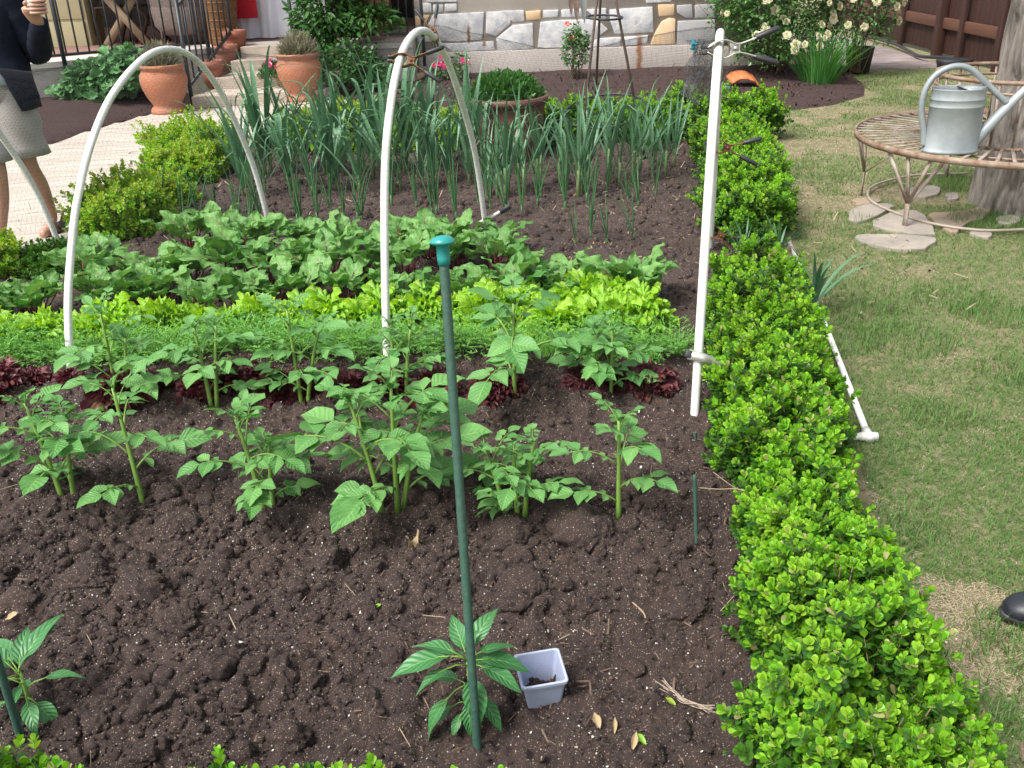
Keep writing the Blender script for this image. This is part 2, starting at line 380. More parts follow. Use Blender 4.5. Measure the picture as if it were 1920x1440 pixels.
# grass blades
def blades(n, x0, x1, y0, y1, hmin, hmax, wid, dens, keep):
    x = rng.uniform(x0, x1, n); y = rng.uniform(y0, y1, n); k = keep(x, y) & (rng.random(n) < dens(x, y)); x, y = x[k], y[k]; n = len(x)
    g = lawn_mask(x, y); green = rng.random(n) < g*.88+.04
    h = rng.uniform(hmin, hmax, n)*np.where(green, 1.05, .8)
    az = rng.uniform(0, 2*PI, n); el = np.where(green, rng.uniform(.15, 1.1, n), rng.uniform(-.02, .45, n))
    d = np.stack([np.cos(az)*np.cos(el), np.sin(az)*np.cos(el), np.sin(el)], -1)
    return np.stack([x, y, np.full(n, .002)], -1), frame(d, np.tile(V3(0, 0, 1), (n, 1))), h, green
v = V3(-.5, 0, 0, .5, 0, 0, .35, .55, .03, -.35, .55, .03, .04, 1, -.12, -.04, 1, -.12).reshape(-1, 3)
blade = (v, np.array([[0, 1, 2, 3], [3, 2, 4, 5]]), np.full((6, 2), .25))
hedge_x = lambda y: .62+.19*(y-1.5)+.40
def keep_l(x, y):
    k = (x > hedge_x(y)-.12) & (y < 12.3 + (5.5-x)*.0)
    k &= ~((y > 9.4+.42*(x-2.3)) & (x < 3.9) & (y > 9.3)); k &= ~((x > 3.85) & (x < 4.3) & (y > 12.1))
    return k & (x < np.minimum(5.66, .5*y+1.5)) & (x > -.3)
Mg = leafmat('grass_green', (.060, .15, .030), (.15, .26, .062), trans=.25, rough=.6)
Md = leafmat('grass_dry', (.33, .26, .165), (.55, .46, .32), trans=.15, rough=.8)
b_ = MB()
for n, y0, y1, a, b__, wd, x1 in ((105000, 1.1, 3.7, .012, .034, .0022, 2.4), (125000, 2.8, 6.6, .012, .034, .0028, 4.2), (88000, 5.7, 12.4, .015, .04, .0055, 5.66)):
    T, M, h, gr = blades(n, .8, x1, y0, y1, a, b__, wd, lambda x, y: np.clip((y-y0)/.9+.02, 0, 1)*np.clip((y1-y)/.9+.02, 0, 1) if y0 > 2 else np.clip((y1-y)/.9, 0, 1), keep_l)
    S = M*np.stack([np.full(len(h), wd), h, h], -1)[:, None, :]
    for mi, sel in ((0, gr), (1, ~gr)): b_.stamp(blade, S[sel], T[sel], mi)
tag(b_.build('grass', [Mg, Md]), kind='stuff')
# greener tufts in the lawn
tg = MB()
for px, py, r, n in ((1850, 420, .22, 900), (1800, 345, .25, 900), (1860, 590, .18, 500), (1700, 640, .2, 500), (1560, 640, .2, 420), (1640, 600, .2, 400), (1900, 700, .15, 300), (1760, 780, .12, 200), (1890, 1190, .10, 260), (1700, 1000, .1, 120), (1640, 220, .3, 300), (1700, 190, .35, 300), (1620, 560, .25, 500), (1780, 560, .2, 400), (1900, 1290, .15, 250), (1520, 330, .3, 500), (1560, 420, .25, 400)):
    c = G(px, py); a = rng.uniform(0, 2*PI, n); rr = r*np.sqrt(rng.random(n)); T = np.stack([c[0]+rr*np.cos(a), c[1]+rr*np.sin(a), np.zeros(n)], -1)
    az = rng.uniform(0, 2*PI, n); el = rng.uniform(.5, 1.4, n); h = rng.uniform(.03, .075, n)
    d = np.stack([np.cos(az)*np.cos(el), np.sin(az)*np.cos(el), np.sin(el)], -1)
    tg.stamp(blade, frame(d, np.tile(V3(0, 0, 1), (n, 1)))*np.stack([np.full(n, .003), h, h], -1)[:, None, :], T)
tag(tg.build('grass_tufts', Mg), kind='stuff')

# litter on the soil: bark chips, straw, perlite, small pale leaves
M_chip = leafmat('bark_chip', (.075, .046, .034), (.17, .115, .082), trans=0., rough=.85)
M_straw = leafmat('straw', (.24, .18, .12), (.45, .36, .24), trans=0., rough=.8)
M_perl = leafmat('perlite', (.42, .37, .32), (.74, .70, .64), trans=0., rough=.9)
M_tan = leafmat('dead_leaf', (.30, .21, .11), (.50, .40, .23), trans=.1, rough=.8)
chip = (V3(-.5, 0, 0, .5, .05, 0, .4, 1, .1, -.3, .95, 0, -.4, .05, .25, .4, .1, .3, .3, .95, .3, -.2, .9, .25).reshape(-1, 3), np.array([[4, 5, 6, 7], [0, 1, 5, 4], [1, 2, 6, 5], [2, 3, 7, 6], [3, 0, 4, 7]]), np.full((8, 2), .25))
def strew(b_, n, x0, x1, y0, y1, l0, l1, asp, mi, tilt=.35, t=chip, hm=near, dz=0.):
    x = rng.uniform(x0, x1, n); y = rng.uniform(y0, y1, n); z = hm.at(x, y); az = rng.uniform(0, 2*PI, n); el = rng.normal(0, tilt, n)
    d = np.stack([np.cos(az)*np.cos(el), np.sin(az)*np.cos(el), np.sin(el)], -1); nn = nrm(rng.normal(0, .3, (n, 3))+V3(0, 0, 1))
    h = l0+(l1-l0)*rng.random(n)**2
    b_.stamp(t, frame(d, nn)*np.stack([h*asp, h, h*asp], -1)[:, None, :], np.stack([x, y, z-.001+dz*rng.random(n)], -1), mi)
b_ = MB()
strew(b_, 900, -2.6, 1.1, 1.2, 3.8, .012, .05, .16, 0)
strew(b_, 700, -.3, .9, 1.2, 2.7, .008, .045, .15, 0)
strew(b_, 2600, -2.4, 1.0, 1.2, 3.7, .004, .014, .4, 0, .5, chip, near, .004)
strew(b_, 900, -2.6, 1.1, 1.2, 3.8, .02, .07, .035, 1)
strew(b_, 6000, -2.4, 1.1, 1.2, 3.8, .002, .006, .9, 2, 1., chip, near, .006)
strew(b_, 130, -2.6, 1.1, 1.2, 3.8, .005, .012, .8, 2, 1.)
strew(b_, 1500, -3.2, 2.2, 3.95, 8.4, .02, .07, .12, 1, .4, chip, far)
strew(b_, 900, -3.2, 2.2, 3.95, 8.4, .012, .05, .3, 0, .4, chip, far)
strew(b_, 700, .3, 1.5, 4.5, 6.7, .008, .045, .2, 3, .5, blade, far, .01)
strew(b_, 300, -2., 1.5, 4.5, 7.2, .01, .07, .08, 1, .5, blade, far, .015)
tag(b_.build('soil_litter', [M_chip, M_straw, M_perl, M_tan]), kind='stuff')
# crumbly clods lying on the tilled strip, too many to count
import bmesh
def lump_t(sub, seed, amp=.5):
    bm = bmesh.new(); bmesh.ops.create_icosphere(bm, subdivisions=sub, radius=1)
    v = np.array([q.co[:] for q in bm.verts]); f = np.array([[q.index for q in p_.verts] for p_ in bm.faces]); bm.free()
    n = fbm(v[:, 0]*1.5+seed*5+9, v[:, 1]*1.5+v[:, 2]*2.1+20, 3)+.55*fbm(v[:, 0]*5+seed+30, v[:, 1]*5+v[:, 2]*4+40, 2)+(.45*fbm(v[:, 0]*13+seed+50, v[:, 1]*13+v[:, 2]*11+40, 2) if sub > 2 else 0)
    v = v*(.42+amp*(n-.3))[:, None]*V3(1, .9, .75)
    return v, f, np.full((len(v), 2), .25)
LB = [lump_t(4, s, .85) for s in range(7)]; LM = [lump_t(3, s+9, .85) for s in range(7)]; LS = [lump_t(2, s+20, .9) for s in range(6)]; LT = [lump_t(1, s+40, .9) for s in range(6)]
b_ = MB()
def lumps(n, r0, r1, x0, x1, y0, y1, T, dens, sink, hm=near, pw=2.):
    x = cr.uniform(x0, x1, n); y = cr.uniform(y0, y1, n); k = cr.random(n) < dens(x, y); x, y = x[k], y[k]; n = len(x); r = r0+(r1-r0)*cr.random(n)**pw
    k = x < .62+.185*(y-1.38)+.05; x, y, r = x[k], y[k], r[k]; n = len(x)
    z = hm.at(x, y)+r*sink; M = frame(nrm(cr.normal(0, 1, (n, 3))), cr.normal(0, 1, (n, 3)))*r[:, None, None]; pick = cr.integers(0, len(T), n)
    for q, t in enumerate(T): b_.stamp(t, M[pick == q], np.stack([x, y, z], -1)[pick == q])
tilled = lambda x, y: np.clip(fbm(x*1.7+3, y*1.7, 2)*2.6-.75, .12, 1)*np.where((x > -.25) & (y < 1.95), .3, 1)
lumps(260, .022, .060, -2.3, .9, 1.35, 2.6, LB, tilled, -.2)
lumps(1700, .012, .03, -2.4, 1., 1.15, 3.7, LM, tilled, .0)
lumps(30000, .0025, .007, -2.4, 1., 1.15, 3.8, LT, lambda x, y: .35+.65*tilled(x, y), .5)
lumps(9000, .005, .015, -2.4, 1., 1.15, 3.8, LS, tilled, .2)
lumps(5500, .006, .035, -2.4, 1.9, 3.95, 7.9, LS, lambda x, y: np.ones(len(x)), 0, far)
tag(b_.build('soil_clods', M_soil), kind='stuff')
# mulch chips on the far beds
b_ = MB(); n = 6000
x = rng.uniform(-5.2, 4.1, n); y = rng.uniform(8.6, 12.4, n)
def inpoly(x, y, P):
    r = np.zeros(len(x), bool); P = np.array(P)[:, :2]
    for a, c in zip(P, np.roll(P, -1, 0)):
        r ^= ((a[1] > y) != (c[1] > y)) & (x < (c[0]-a[0])*(y-a[1])/(c[1]-a[1]+1e-12)+a[0])
    return r
k = inpoly(x, y, R_mulch) | inpoly(x, y, [G(*q) for q in ((-120, 350), (80, 277), (200, 238), (290, 214), (362, 206), (366, 190), (330, 172), (230, 168), (75, 180), (-200, 190))])
x, y = x[k], y[k]; n = len(x); az = rng.uniform(0, 2*PI, n); el = rng.normal(.1, .3, n)
b_.stamp(chip, frame(np.stack([np.cos(az)*np.cos(el), np.sin(az)*np.cos(el), np.sin(el)], -1), np.tile(V3(0, 0, 1), (n, 1)))*np.stack([np.full(n, .016), rng.uniform(.03, .08, n), np.full(n, .01)], -1)[:, None, :], np.stack([x, y, .02+np.array([mul(a, c) for a, c in zip(x, y)])*(x > -2)], -1))
tag(b_.build('mulch_chips', mat('mulch_chip', (.075, .038, .032), (.04, .02, .018), .9, scale=30)), kind='stuff')

# ------------------------------------------------------------------ boxwood hedges
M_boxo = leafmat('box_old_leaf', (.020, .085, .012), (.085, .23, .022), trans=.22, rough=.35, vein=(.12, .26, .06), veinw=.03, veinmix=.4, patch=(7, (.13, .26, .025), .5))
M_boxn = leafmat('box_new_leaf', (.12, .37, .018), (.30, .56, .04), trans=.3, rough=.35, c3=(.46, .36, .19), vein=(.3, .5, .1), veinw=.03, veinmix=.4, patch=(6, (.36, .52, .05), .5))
M_boxy = leafmat('box_yellow_leaf', (.22, .37, .03), (.40, .52, .07), trans=.3, rough=.4, c3=(.42, .33, .14))
M_twig = mat('twig', (.20, .145, .09), (.11, .08, .05), .85, scale=40)
def box_leaf(ts, fine):
    ts = np.array(ts); w = np.interp(ts, [0, .22, .5, .76, .93, 1], [.06, .34, .56, .60, .40, .16])/2 if fine else np.interp(ts, [0, .35, .8, 1], [.08, .5, .6, .2])/2
    t, u = np.meshgrid(ts, np.array([-1., 0, 1.]), indexing='ij'); x = u*w[:, None]*1.12; z = .16*np.abs(u)*w[:, None]*2*.6-.10*t*t; v = np.stack([x, t, z], -1).reshape(-1, 3)
    i = np.arange(len(ts)-1)[:, None]; j = np.arange(2)[None]; f = np.stack(np.broadcast_arrays(i*3+j, i*3+j+1, i*3+j+4, i*3+j+3), -1).reshape(-1, 4)
    return v, f, np.stack([(u+1)/2, t], -1).reshape(-1, 2)
def sprig_t(fine, newp):
    lf = box_leaf((0, .22, .5, .76, .93, 1.) if fine else (0, .35, .8, 1.), fine)
    Ts, Ms = [], []
    nodes = [(.15, 1.15, .34), (.36, 1.05, .37), (.56, .9, .36)] if not newp else [(.72, .75, .33), (.86, .55, .30), (.97, .22, .26)]
    for k, (y, ang, s) in enumerate(nodes):
        for sd in (0, PI):
            a = sd + (k + (3 if newp else 0))*PI/2 + .3*k
            d = V3(math.cos(a)*math.sin(ang), math.cos(ang), math.sin(a)*math.sin(ang))
            nn = V3(-math.cos(a)*math.cos(ang), math.sin(ang), -math.sin(a)*math.cos(ang))
            Ms.append(frame(d, nn)[0]*s); Ts.append(V3(0, y, 0))
    m = MB(); m.stamp(lf, np.array(Ms), np.array(Ts))
    return np.concatenate(m.v), np.concatenate([q for q, _ in m.f[4]]), np.concatenate(m.uv)
SPR = {(f, n): sprig_t(f, n) for f in (0, 1) for n in (0, 1)}
stem_q = (V3(-.012, 0, 0, .012, 0, 0, .008, 1, 0, -.008, 1, 0, 0, 0, -.012, 0, 0, .012, 0, 1, .008, 0, 1, -.008).reshape(-1, 3), np.array([[0, 1, 2, 3], [4, 5, 6, 7]]), np.full((8, 2), .25))
def boxwood(cx, cy, rx, ry, h, n, fine, sl, seed, label, group, mats=None, rot=0.):
    r = np.random.default_rng(seed); root = thing('boxwood_shrub', label, 'shrub', (cx, cy, 0), 0, group)
    fo = MB(); tw = MB()
    for shell, nn_, sc in ((1., n, 1.), (.8, int(n*.45), 1.1), (.55, int(n*.15), 1.2)):
        a = r.uniform(0, 2*PI, nn_); e = np.arcsin(r.random(nn_)**.8)
        ce, se = np.cos(e)**.62, np.sin(e)**.75
        lump = 1 + .60*(fbm(np.cos(a)*2.9*ce+seed*3.1, np.sin(a)*2.6*ce+se*2+seed, 3)-.5)*2*.8 + r.normal(0, .06, nn_) + .22*(r.random(nn_) < .04)
        X = rx*ce*np.cos(a)*lump*shell; Y = ry*ce*np.sin(a)*lump*shell; Z = h*se*lump*shell + .015
        nr = nrm(np.stack([ce*np.cos(a)/rx, ce*np.sin(a)/ry, se/h*.9], -1))
        d = nrm(.6*nr + V3(0, 0, .55) + r.normal(0, .33, (nn_, 3)))
        c_, s_ = math.cos(rot), math.sin(rot)
        T = np.stack([X*c_-Y*s_, X*s_+Y*c_, Z], -1); d = np.stack([d[:, 0]*c_-d[:, 1]*s_, d[:, 0]*s_+d[:, 1]*c_, d[:, 2]], -1)
        S = sl*sc*r.uniform(.7, 1.25, nn_)
        M = frame(d, nrm(r.normal(0, 1, (nn_, 3))))*S[:, None, None]
        T = T - d*(S*.5)[:, None]; T[:, 2] = np.maximum(T[:, 2], .005)
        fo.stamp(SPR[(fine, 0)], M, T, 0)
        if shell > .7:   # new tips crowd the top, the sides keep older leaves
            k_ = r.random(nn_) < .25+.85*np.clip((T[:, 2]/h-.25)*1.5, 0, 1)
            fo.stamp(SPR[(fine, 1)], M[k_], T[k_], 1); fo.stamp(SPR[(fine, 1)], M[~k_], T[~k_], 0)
        tw.stamp(stem_q, M, T)
    for k in range(26):
        a = r.uniform(0, 2*PI); q = r.uniform(.3, .95); e = V3(rx*q*math.cos(a), ry*q*math.sin(a), h*r.uniform(.5, .95)*math.sqrt(max(.1, 1-q*q*.7)))
        e = V3(e[0]*c_-e[1]*s_, e[0]*s_+e[1]*c_, e[2])
        tw.tube([e*.12, e*.55*V3(1, 1, .8)+r.normal(0, .01, 3), e], [.006, .004, .002], 5)
    for k in range(14):   # bare clipped twigs standing out of the leaves
        a = r.uniform(0, 2*PI); q = r.uniform(.2, .85); e = V3(rx*q*math.cos(a), ry*q*math.sin(a), h*math.sqrt(1-q*q*.6)*r.uniform(.95, 1.12)); d = nrm(e*V3(1, 1, 2)+r.normal(0, .1, 3)); tw.tube([e-d*.06, e, e+d*r.uniform(.01, .035)], [.0022, .0018, .0011], 5)
    fo.build('foliage', mats or [M_boxo, M_boxn], root); tw.build('twigs', M_twig, root)
    return root
hx = lambda y: .62+.185*(y-1.38)
right = [(1.12, .25, .25, .30), (1.42, .235, .25, .31), (1.72, .225, .25, .29), (2.02, .205, .22, .25), (2.30, .18, .2, .21), (2.60, .21, .22, .27), (2.93, .235, .23, .31), (3.28, .22, .23, .29), (3.62, .225, .23, .32), (3.97, .2, .22, .30),
         (5.35, .25, .28, .33), (5.78, .27, .28, .40), (6.22, .27, .3, .40), (6.65, .26, .3, .34), (7.1, .27, .3, .33), (7.5, .27, .28, .31)]
for k, (y, rx, ry, h) in enumerate(right):
    fine = 1 if y < 3 else 0
    xo = {3: -.02, 4: -.03, 10: .02, 11: .03}.get(k, 0)
    nth = 'nearest to the camera' if k == 0 else f'{ordw(k+1)} counting back from the camera'
    boxwood(hx(y)+xo+(.035 if y < 2.4 else -.012 if y < 4.5 else .0), y, rx*(.74 if y < 2.4 else .79 if y < 4.3 else .84), ry*.95, h*(.9 if y < 5 else .78), 1250 if y < 2.2 else (850 if y < 3.3 else 640), fine, .060 if y < 2.2 else (.064 if y < 4.2 else .070), 100+k,
            f'bright green boxwood in the hedge along the lawn, {nth}', 'boxwoods of the hedge along the lawn', rot=-.18)
for k in range(10):
    x = -1.62+.4*k; y = 8.15-.02*x+.05*math.sin(k*2.1)
    boxwood(x, y, .27, .22, .29+.03*math.sin(k*1.7)+.02*(k > 5), 620, 0, .075, 140+k, f'clipped boxwood in the hedge at the back of the bed, {ordw(k+1)} from the left', 'boxwoods of the back hedge', [M_boxo, M_boxn] if k > 4 else [M_boxn, M_boxy])
for k, (x, y, rx, ry, h, lab) in enumerate(((-2.5, 7.75, .36, .36, .29, 'large rounded yellow-green boxwood at the bend of the path'), (-2.36, 7.2, .26, .24, .2, 'low boxwood just in front of the large rounded one by the path'), (-2.35, 6.5, .18, .18, .14, 'small sparse boxwood between two larger ones along the path edge'), (-2.33, 5.75, .25, .23, .28, 'bushy yellow-green boxwood by the path behind the beet leaves'), (-2.80, 4.95, .19, .17, .17, 'yellowish boxwood at the left picture edge below the walking person'), (-2.42, 5.0, .2, .15, .10, 'small boxwood by the left hoop foot, leaves coloured dark for shade under the net'))):
    boxwood(x, y, rx, ry, h, 900, 0, .07, 160+k, lab, 'boxwoods along the path', [M_boxo, M_boxo] if k == 5 else [M_boxn, M_boxy])  # last shrub gets only the dark leaves, painting in shade under the net
for k, (x, y, rx, ry, h, lab) in enumerate(((-1.0, 1.27, .17, .14, .2, 'boxwood at the very bottom left corner, in front of the small pepper'), (-.50, 1.22, .17, .13, .19, 'boxwood at the bottom edge below the bare soil, left of the stake'), (-.27, 1.18, .13, .12, .18, 'boxwood at the bottom edge just left of the stake foot'), (-.07, 1.16, .1, .11, .15, 'little boxwood barely showing at the bottom edge below the stake'))):
    boxwood(x, y, rx, ry, h, 420, 1, .06, 180+k, lab, 'boxwoods along the front of the bed')

# ------------------------------------------------------------------ potatoes
M_pot = leafmat('potato_leaf', (.085, .25, .06), (.17, .38, .105), vein=(.28, .46, .14), veinw=.018, side=7, trans=.22, rough=.5, veinmix=.55)
M_stem = leafmat('potato_stem', (.15, .28, .045), (.20, .34, .07), trans=.05, rough=.5)
POTL = [leaf_t(7, 6, .70, .42, .22, .22, ruff=.28, rfreq=1.5, seed=s, base=.03, tw=.15*(s-2)) for s in range(5)]
def leaflet(acc, p, d, n, s, ws=1.):
    acc.append((p, d, n, s, ws))
def flush(mb, acc, temps, mi=0):
    if not acc: return
    P = np.array([a[0] for a in acc]); D = np.array([a[1] for a in acc]); Nn = np.array([a[2] for a in acc]); S = np.array([a[3] for a in acc]); Wd = np.array([a[4] for a in acc])
    M = frame(D, Nn)*np.stack([S*Wd, S, S], -1)[:, None, :]; pick = np.random.default_rng(len(acc)).integers(0, len(temps), len(acc))
    for k, t in enumerate(temps): mb.stamp(t, M[pick == k], P[pick == k], mi)
def compound(acc, sm, r, p0, az, el, Ln, big):
    """one potato leaf: rachis with paired leaflets and a larger end leaflet"""
    out = V3(math.cos(az), math.sin(az), 0); pts = []
    m = 7
    p = p0.copy()
    for i in range(m):
        e = el - 1.15*(i/(m-1))**1.4*.9
        pts.append(p.copy()); p = p + (out*math.cos(e)+V3(0, 0, math.sin(e)))*Ln/(m-1)
    pts = np.array(pts); sm.tube(pts, np.linspace(.0030, .0014, m)*max(.8, big/.07), 5, 0)
    side = V3(-out[1], out[0], 0)
    dv = nrm(pts[-1]-pts[-3])
    nn = nrm(np.cross(side, dv)*-1 if np.cross(side, dv)[2] < 0 else np.cross(side, dv))
    leaflet(acc, pts[-1], dv + r.normal(0, .12, 3), nn + r.normal(0, .15, 3), big*r.uniform(.95, 1.2), r.uniform(.9, 1.15))
    for i, s in ((5, .82), (4, .66), (2, .42)):
        for sg in (-1, 1):
            d = nrm(.55*dv + sg*side*.95 + V3(0, 0, r.normal(.02, .18)))
            leaflet(acc, pts[i]+side*sg*.004, d, nn + r.normal(0, .22, 3), big*s*r.uniform(.8, 1.1), r.uniform(.9, 1.15))
def potato(pos, stems, seed, label, group, rotz=0., size=.07):
    r = np.random.default_rng(seed); root = thing('potato_plant', label, 'potato plant', pos, rotz, group)
    fo, st = MB(), MB(); acc = []
    for (dx, dy, lean_az, lean, h) in stems:
        if 'nearer' in group: h *= 1.12
        m = 9; P = []; p = V3(dx, dy, -.03); 
        for i in range(m):
            P.append(p.copy()); a = lean*(.5+i/m*.6); p = p + V3(math.cos(lean_az)*math.sin(a), math.sin(lean_az)*math.sin(a), math.cos(a))*(h+.03)/(m-1)
        P = np.array(P); st.tube(P, np.linspace(.0088, .0045, m), 7, 0)
        k = 0; az = r.uniform(0, 6)
        for t in (.2, .34, .46, .57, .67, .76, .84, .91, .96):
            az += 2.3 + r.normal(0, .25); x = t*(m-1); i = min(int(x), m-2); q = P[i]+(P[i+1]-P[i])*(x-i)
            top = t > .8; Ln = h*(.60 if t < .6 else .50 if not top else .28)*r.uniform(.8, 1.15)
            if t < .3: Ln *= .75
            compound(acc, st, r, q, az, (.75 if not top else 1.15)+r.normal(0, .12), min(Ln, .16 if size < .09 else .23), size*1.06*(1.05 if t < .75 else .72 if t < .9 else .5)*r.uniform(.85, 1.12))
            k += 1
        for j in range(4):
            a = r.uniform(0, 6); leaflet(acc, P[-1], V3(math.cos(a)*.5, math.sin(a)*.5, 1), V3(-math.cos(a), -math.sin(a), .4), size*.42, .7)
    flush(fo, acc, POTL); fo.build('foliage', M_pot, root); st.build('stem', M_stem, root)
    return root
def at(px, py, dz=0.):
    p = G(px, py, 0.05); 
    for _ in range(3): p = G(px, py, soil_h(p[0], p[1])+dz)
    return p
GF, GB = 'potato plants in the nearer row', 'potato plants in the farther row'
potato(at(115, 925), [(0, 0, 2.6, .28, .27), (.03, .01, .2, .15, .22)], 21, 'potato plant at the left end of the nearer row, cut by the picture edge', GF, size=.085)
potato(at(268, 942), [(0, 0, 2.2, .22, .33)], 22, 'tall single-stemmed potato plant, second from the left in the nearer row', GF, size=.078)
potato(at(495, 950), [(0, 0, 2.5, .30, .26), (.02, .02, .6, .1, .17)], 33, 'potato plant leaning left in the nearer row, left of the largest one', GF, size=.075)
potato(at(735, 945), [(-.03, 0, 2.5, .35, .29), (.015, 0, .9, .06, .33), (.03, .02, .2, .34, .25)], 24, 'largest potato plant, many stems, just left of the tall green stake', GF, size=.098)
potato(at(970, 962), [(0, 0, 1.9, .12, .17), (.02, 0, .5, .2, .20), (-.03, .01, 2.9, .35, .19)], 25, 'low bushy potato plant just right of the tall green stake', GF, size=.058)
potato(at(1160, 962), [(0, 0, 1.8, .06, .26)], 36, 'slender potato plant at the right end of the nearer row', GF, size=.066)
potato(at(225, 765), [(0, 0, 1.6, .06, .37), (.02, .02, .3, .2, .27)], 27, 'tall potato plant among red lettuce, left end of the farther row', GB, size=.075)
potato(at(395, 752), [(0, 0, 2.2, .2, .28), (.02, 0, .6, .2, .29)], 28, 'potato plant in the farther row, second from the left', GB, size=.07)
potato(at(565, 752), [(0, 0, 2.0, .15, .35), (.02, 0, .4, .35, .30)], 29, 'potato plant in the farther row, behind the gap left of the largest plant', GB, size=.08)
potato(at(745, 745), [(0, 0, 1.9, .1, .28), (.03, 0, .6, .2, .26)], 30, 'potato plant in the farther row at the foot of the middle hoop', GB, size=.062)
potato(at(965, 745), [(0, 0, 1.2, .05, .36)], 41, 'large-leaved potato plant in the farther row, right of the tall green stake', GB, size=.115)
potato(at(1120, 738), [(0, 0, 1.9, .1, .25), (.05, 0, 1.3, .08, .24)], 42, 'two-stemmed potato plant at the right end of the farther row', GB, size=.072)

# ------------------------------------------------------------------ beets, lettuce, carrots, leeks, onions
M_beet = leafmat('beet_leaf', (.08, .24, .045), (.20, .42, .11), vein=(.20, .06, .05), veinw=.028, side=6, trans=.25, rough=.5, veinmix=.5)
M_beetp = mat('beet_stalk', (.17, .012, .03), (.10, .02, .025), .4, scale=30)
BEETL = [leaf_t(12, 8, .70, .44, .34, .10, ruff=.62, rfreq=2.4, seed=s+50, blunt=.35, base=.12, tw=.2*(s-2)) for s in range(5)]
def beet_proto(seed, n, sp=1.):
    r = np.random.default_rng(seed); fo, st = MB(), MB(); acc = []
    for k in range(n):
        az = k*2.4+r.normal(0, .3); u = k/n; tilt = .10+.62*u*sp + r.normal(0, .08); pl = r.uniform(.10, .165)*(.85+.2*u); bl = r.uniform(.10, .155)*(.85+.25*u)
        d = V3(math.cos(az)*math.sin(tilt), math.sin(az)*math.sin(tilt), math.cos(tilt)); d2 = nrm(d + V3(math.cos(az), math.sin(az), 0)*.22)
        b0 = V3(math.cos(az), math.sin(az), 0)*.012; e = b0+d*pl
        st.tube([b0*.6-V3(0, 0, .01), b0+d*pl*.5, e, e+d2*bl*.3], [.0048, .0036, .0028, .0016], 5)
        side = V3(-math.sin(az), math.cos(az), 0); nn = np.cross(d2, side); nn = nn if nn[2] > 0 else -nn
        if tilt < .25: nn = nn*1 - V3(math.cos(az), math.sin(az), 0)*.6
        leaflet(acc, e-d2*.005, d2, nn+r.normal(0, .42, 3), bl, r.uniform(.8, 1.15))
    flush(fo, acc, BEETL)
    return fo, st
def family(protos, name, cat, parts, spots, labels, group, sc=(.85, 1.2), zoff=-.008, seed=0):
    """first use of each proto builds it, later ones copy thing and parts"""
    r = np.random.default_rng(seed); made = {}
    for k, (p, lab) in enumerate(zip(spots, labels)):
        i = int(r.integers(0, len(protos))); s = r.uniform(*sc) if not isinstance(p, tuple) or len(p) < 4 else p[3]; rz = r.uniform(0, 6.28)
        loc = (p[0], p[1], p[2]+zoff)
        if i not in made:
            root = thing(name, lab, cat, loc, rz, group, s)
            ch = [mb.build(pn, pm, root) for mb, (pn, pm) in zip(protos[i], parts)]
            made[i] = (root, ch)
        else: dup(made[i][0], made[i][1], loc, rz, s, lab)
def rowpts(a, b, n, jit, seed, jy=None):
    r = np.random.default_rng(seed); out = []
    for k in range(n):
        t = (k+.5)/n; px = a[0]+(b[0]-a[0])*t + r.normal(0, jit); py = a[1]+(b[1]-a[1])*t + r.normal(0, jy if jy else jit*.3)
        out.append(at(px, py))
    return sorted(out, key=lambda p: p[0]/p[1])
def rowlab(n, fmt): return [fmt.format(ordw(k+1)) for k in range(n)]
bp = [beet_proto(60+k, n, s) for k, (n, s) in enumerate(((13, 1), (15, 1.1), (11, .9), (14, 1.2), (10, .8)))]
BP = [('foliage', M_beet), ('stalks', M_beetp)]
s1 = rowpts((330, 470), (990, 492), 13, 10, 1, 8); family(bp, 'beet_plant', 'beet', BP, s1, rowlab(13, 'beet plant in the farthest beet row, {} from the left'), 'beets of the farthest row', (.85, 1.15), seed=1)
s2 = rowpts((130, 545), (950, 525), 16, 12, 2, 9); family(bp, 'beet_plant', 'beet', BP, s2, rowlab(16, 'beet plant in the middle beet row, {} from the left'), 'beets of the middle row', (.95, 1.25), seed=2)
s3 = rowpts((125, 592), (1270, 562), 19, 12, 3, 6); family(bp, 'beet_plant', 'beet', BP, s3, rowlab(19, 'beet plant in the row next to the lettuce, {} from the left'), 'beets of the row beside the lettuce', (.8, 1.12), seed=3)
s4 = rowpts((-60, 612), (110, 605), 3, 8, 4, 6); family(bp, 'beet_plant', 'beet', BP, s4, rowlab(3, 'beet plant left of the left hoop foot, {} of three from the left'), 'beets left of the left hoop', (.9, 1.1), seed=4)

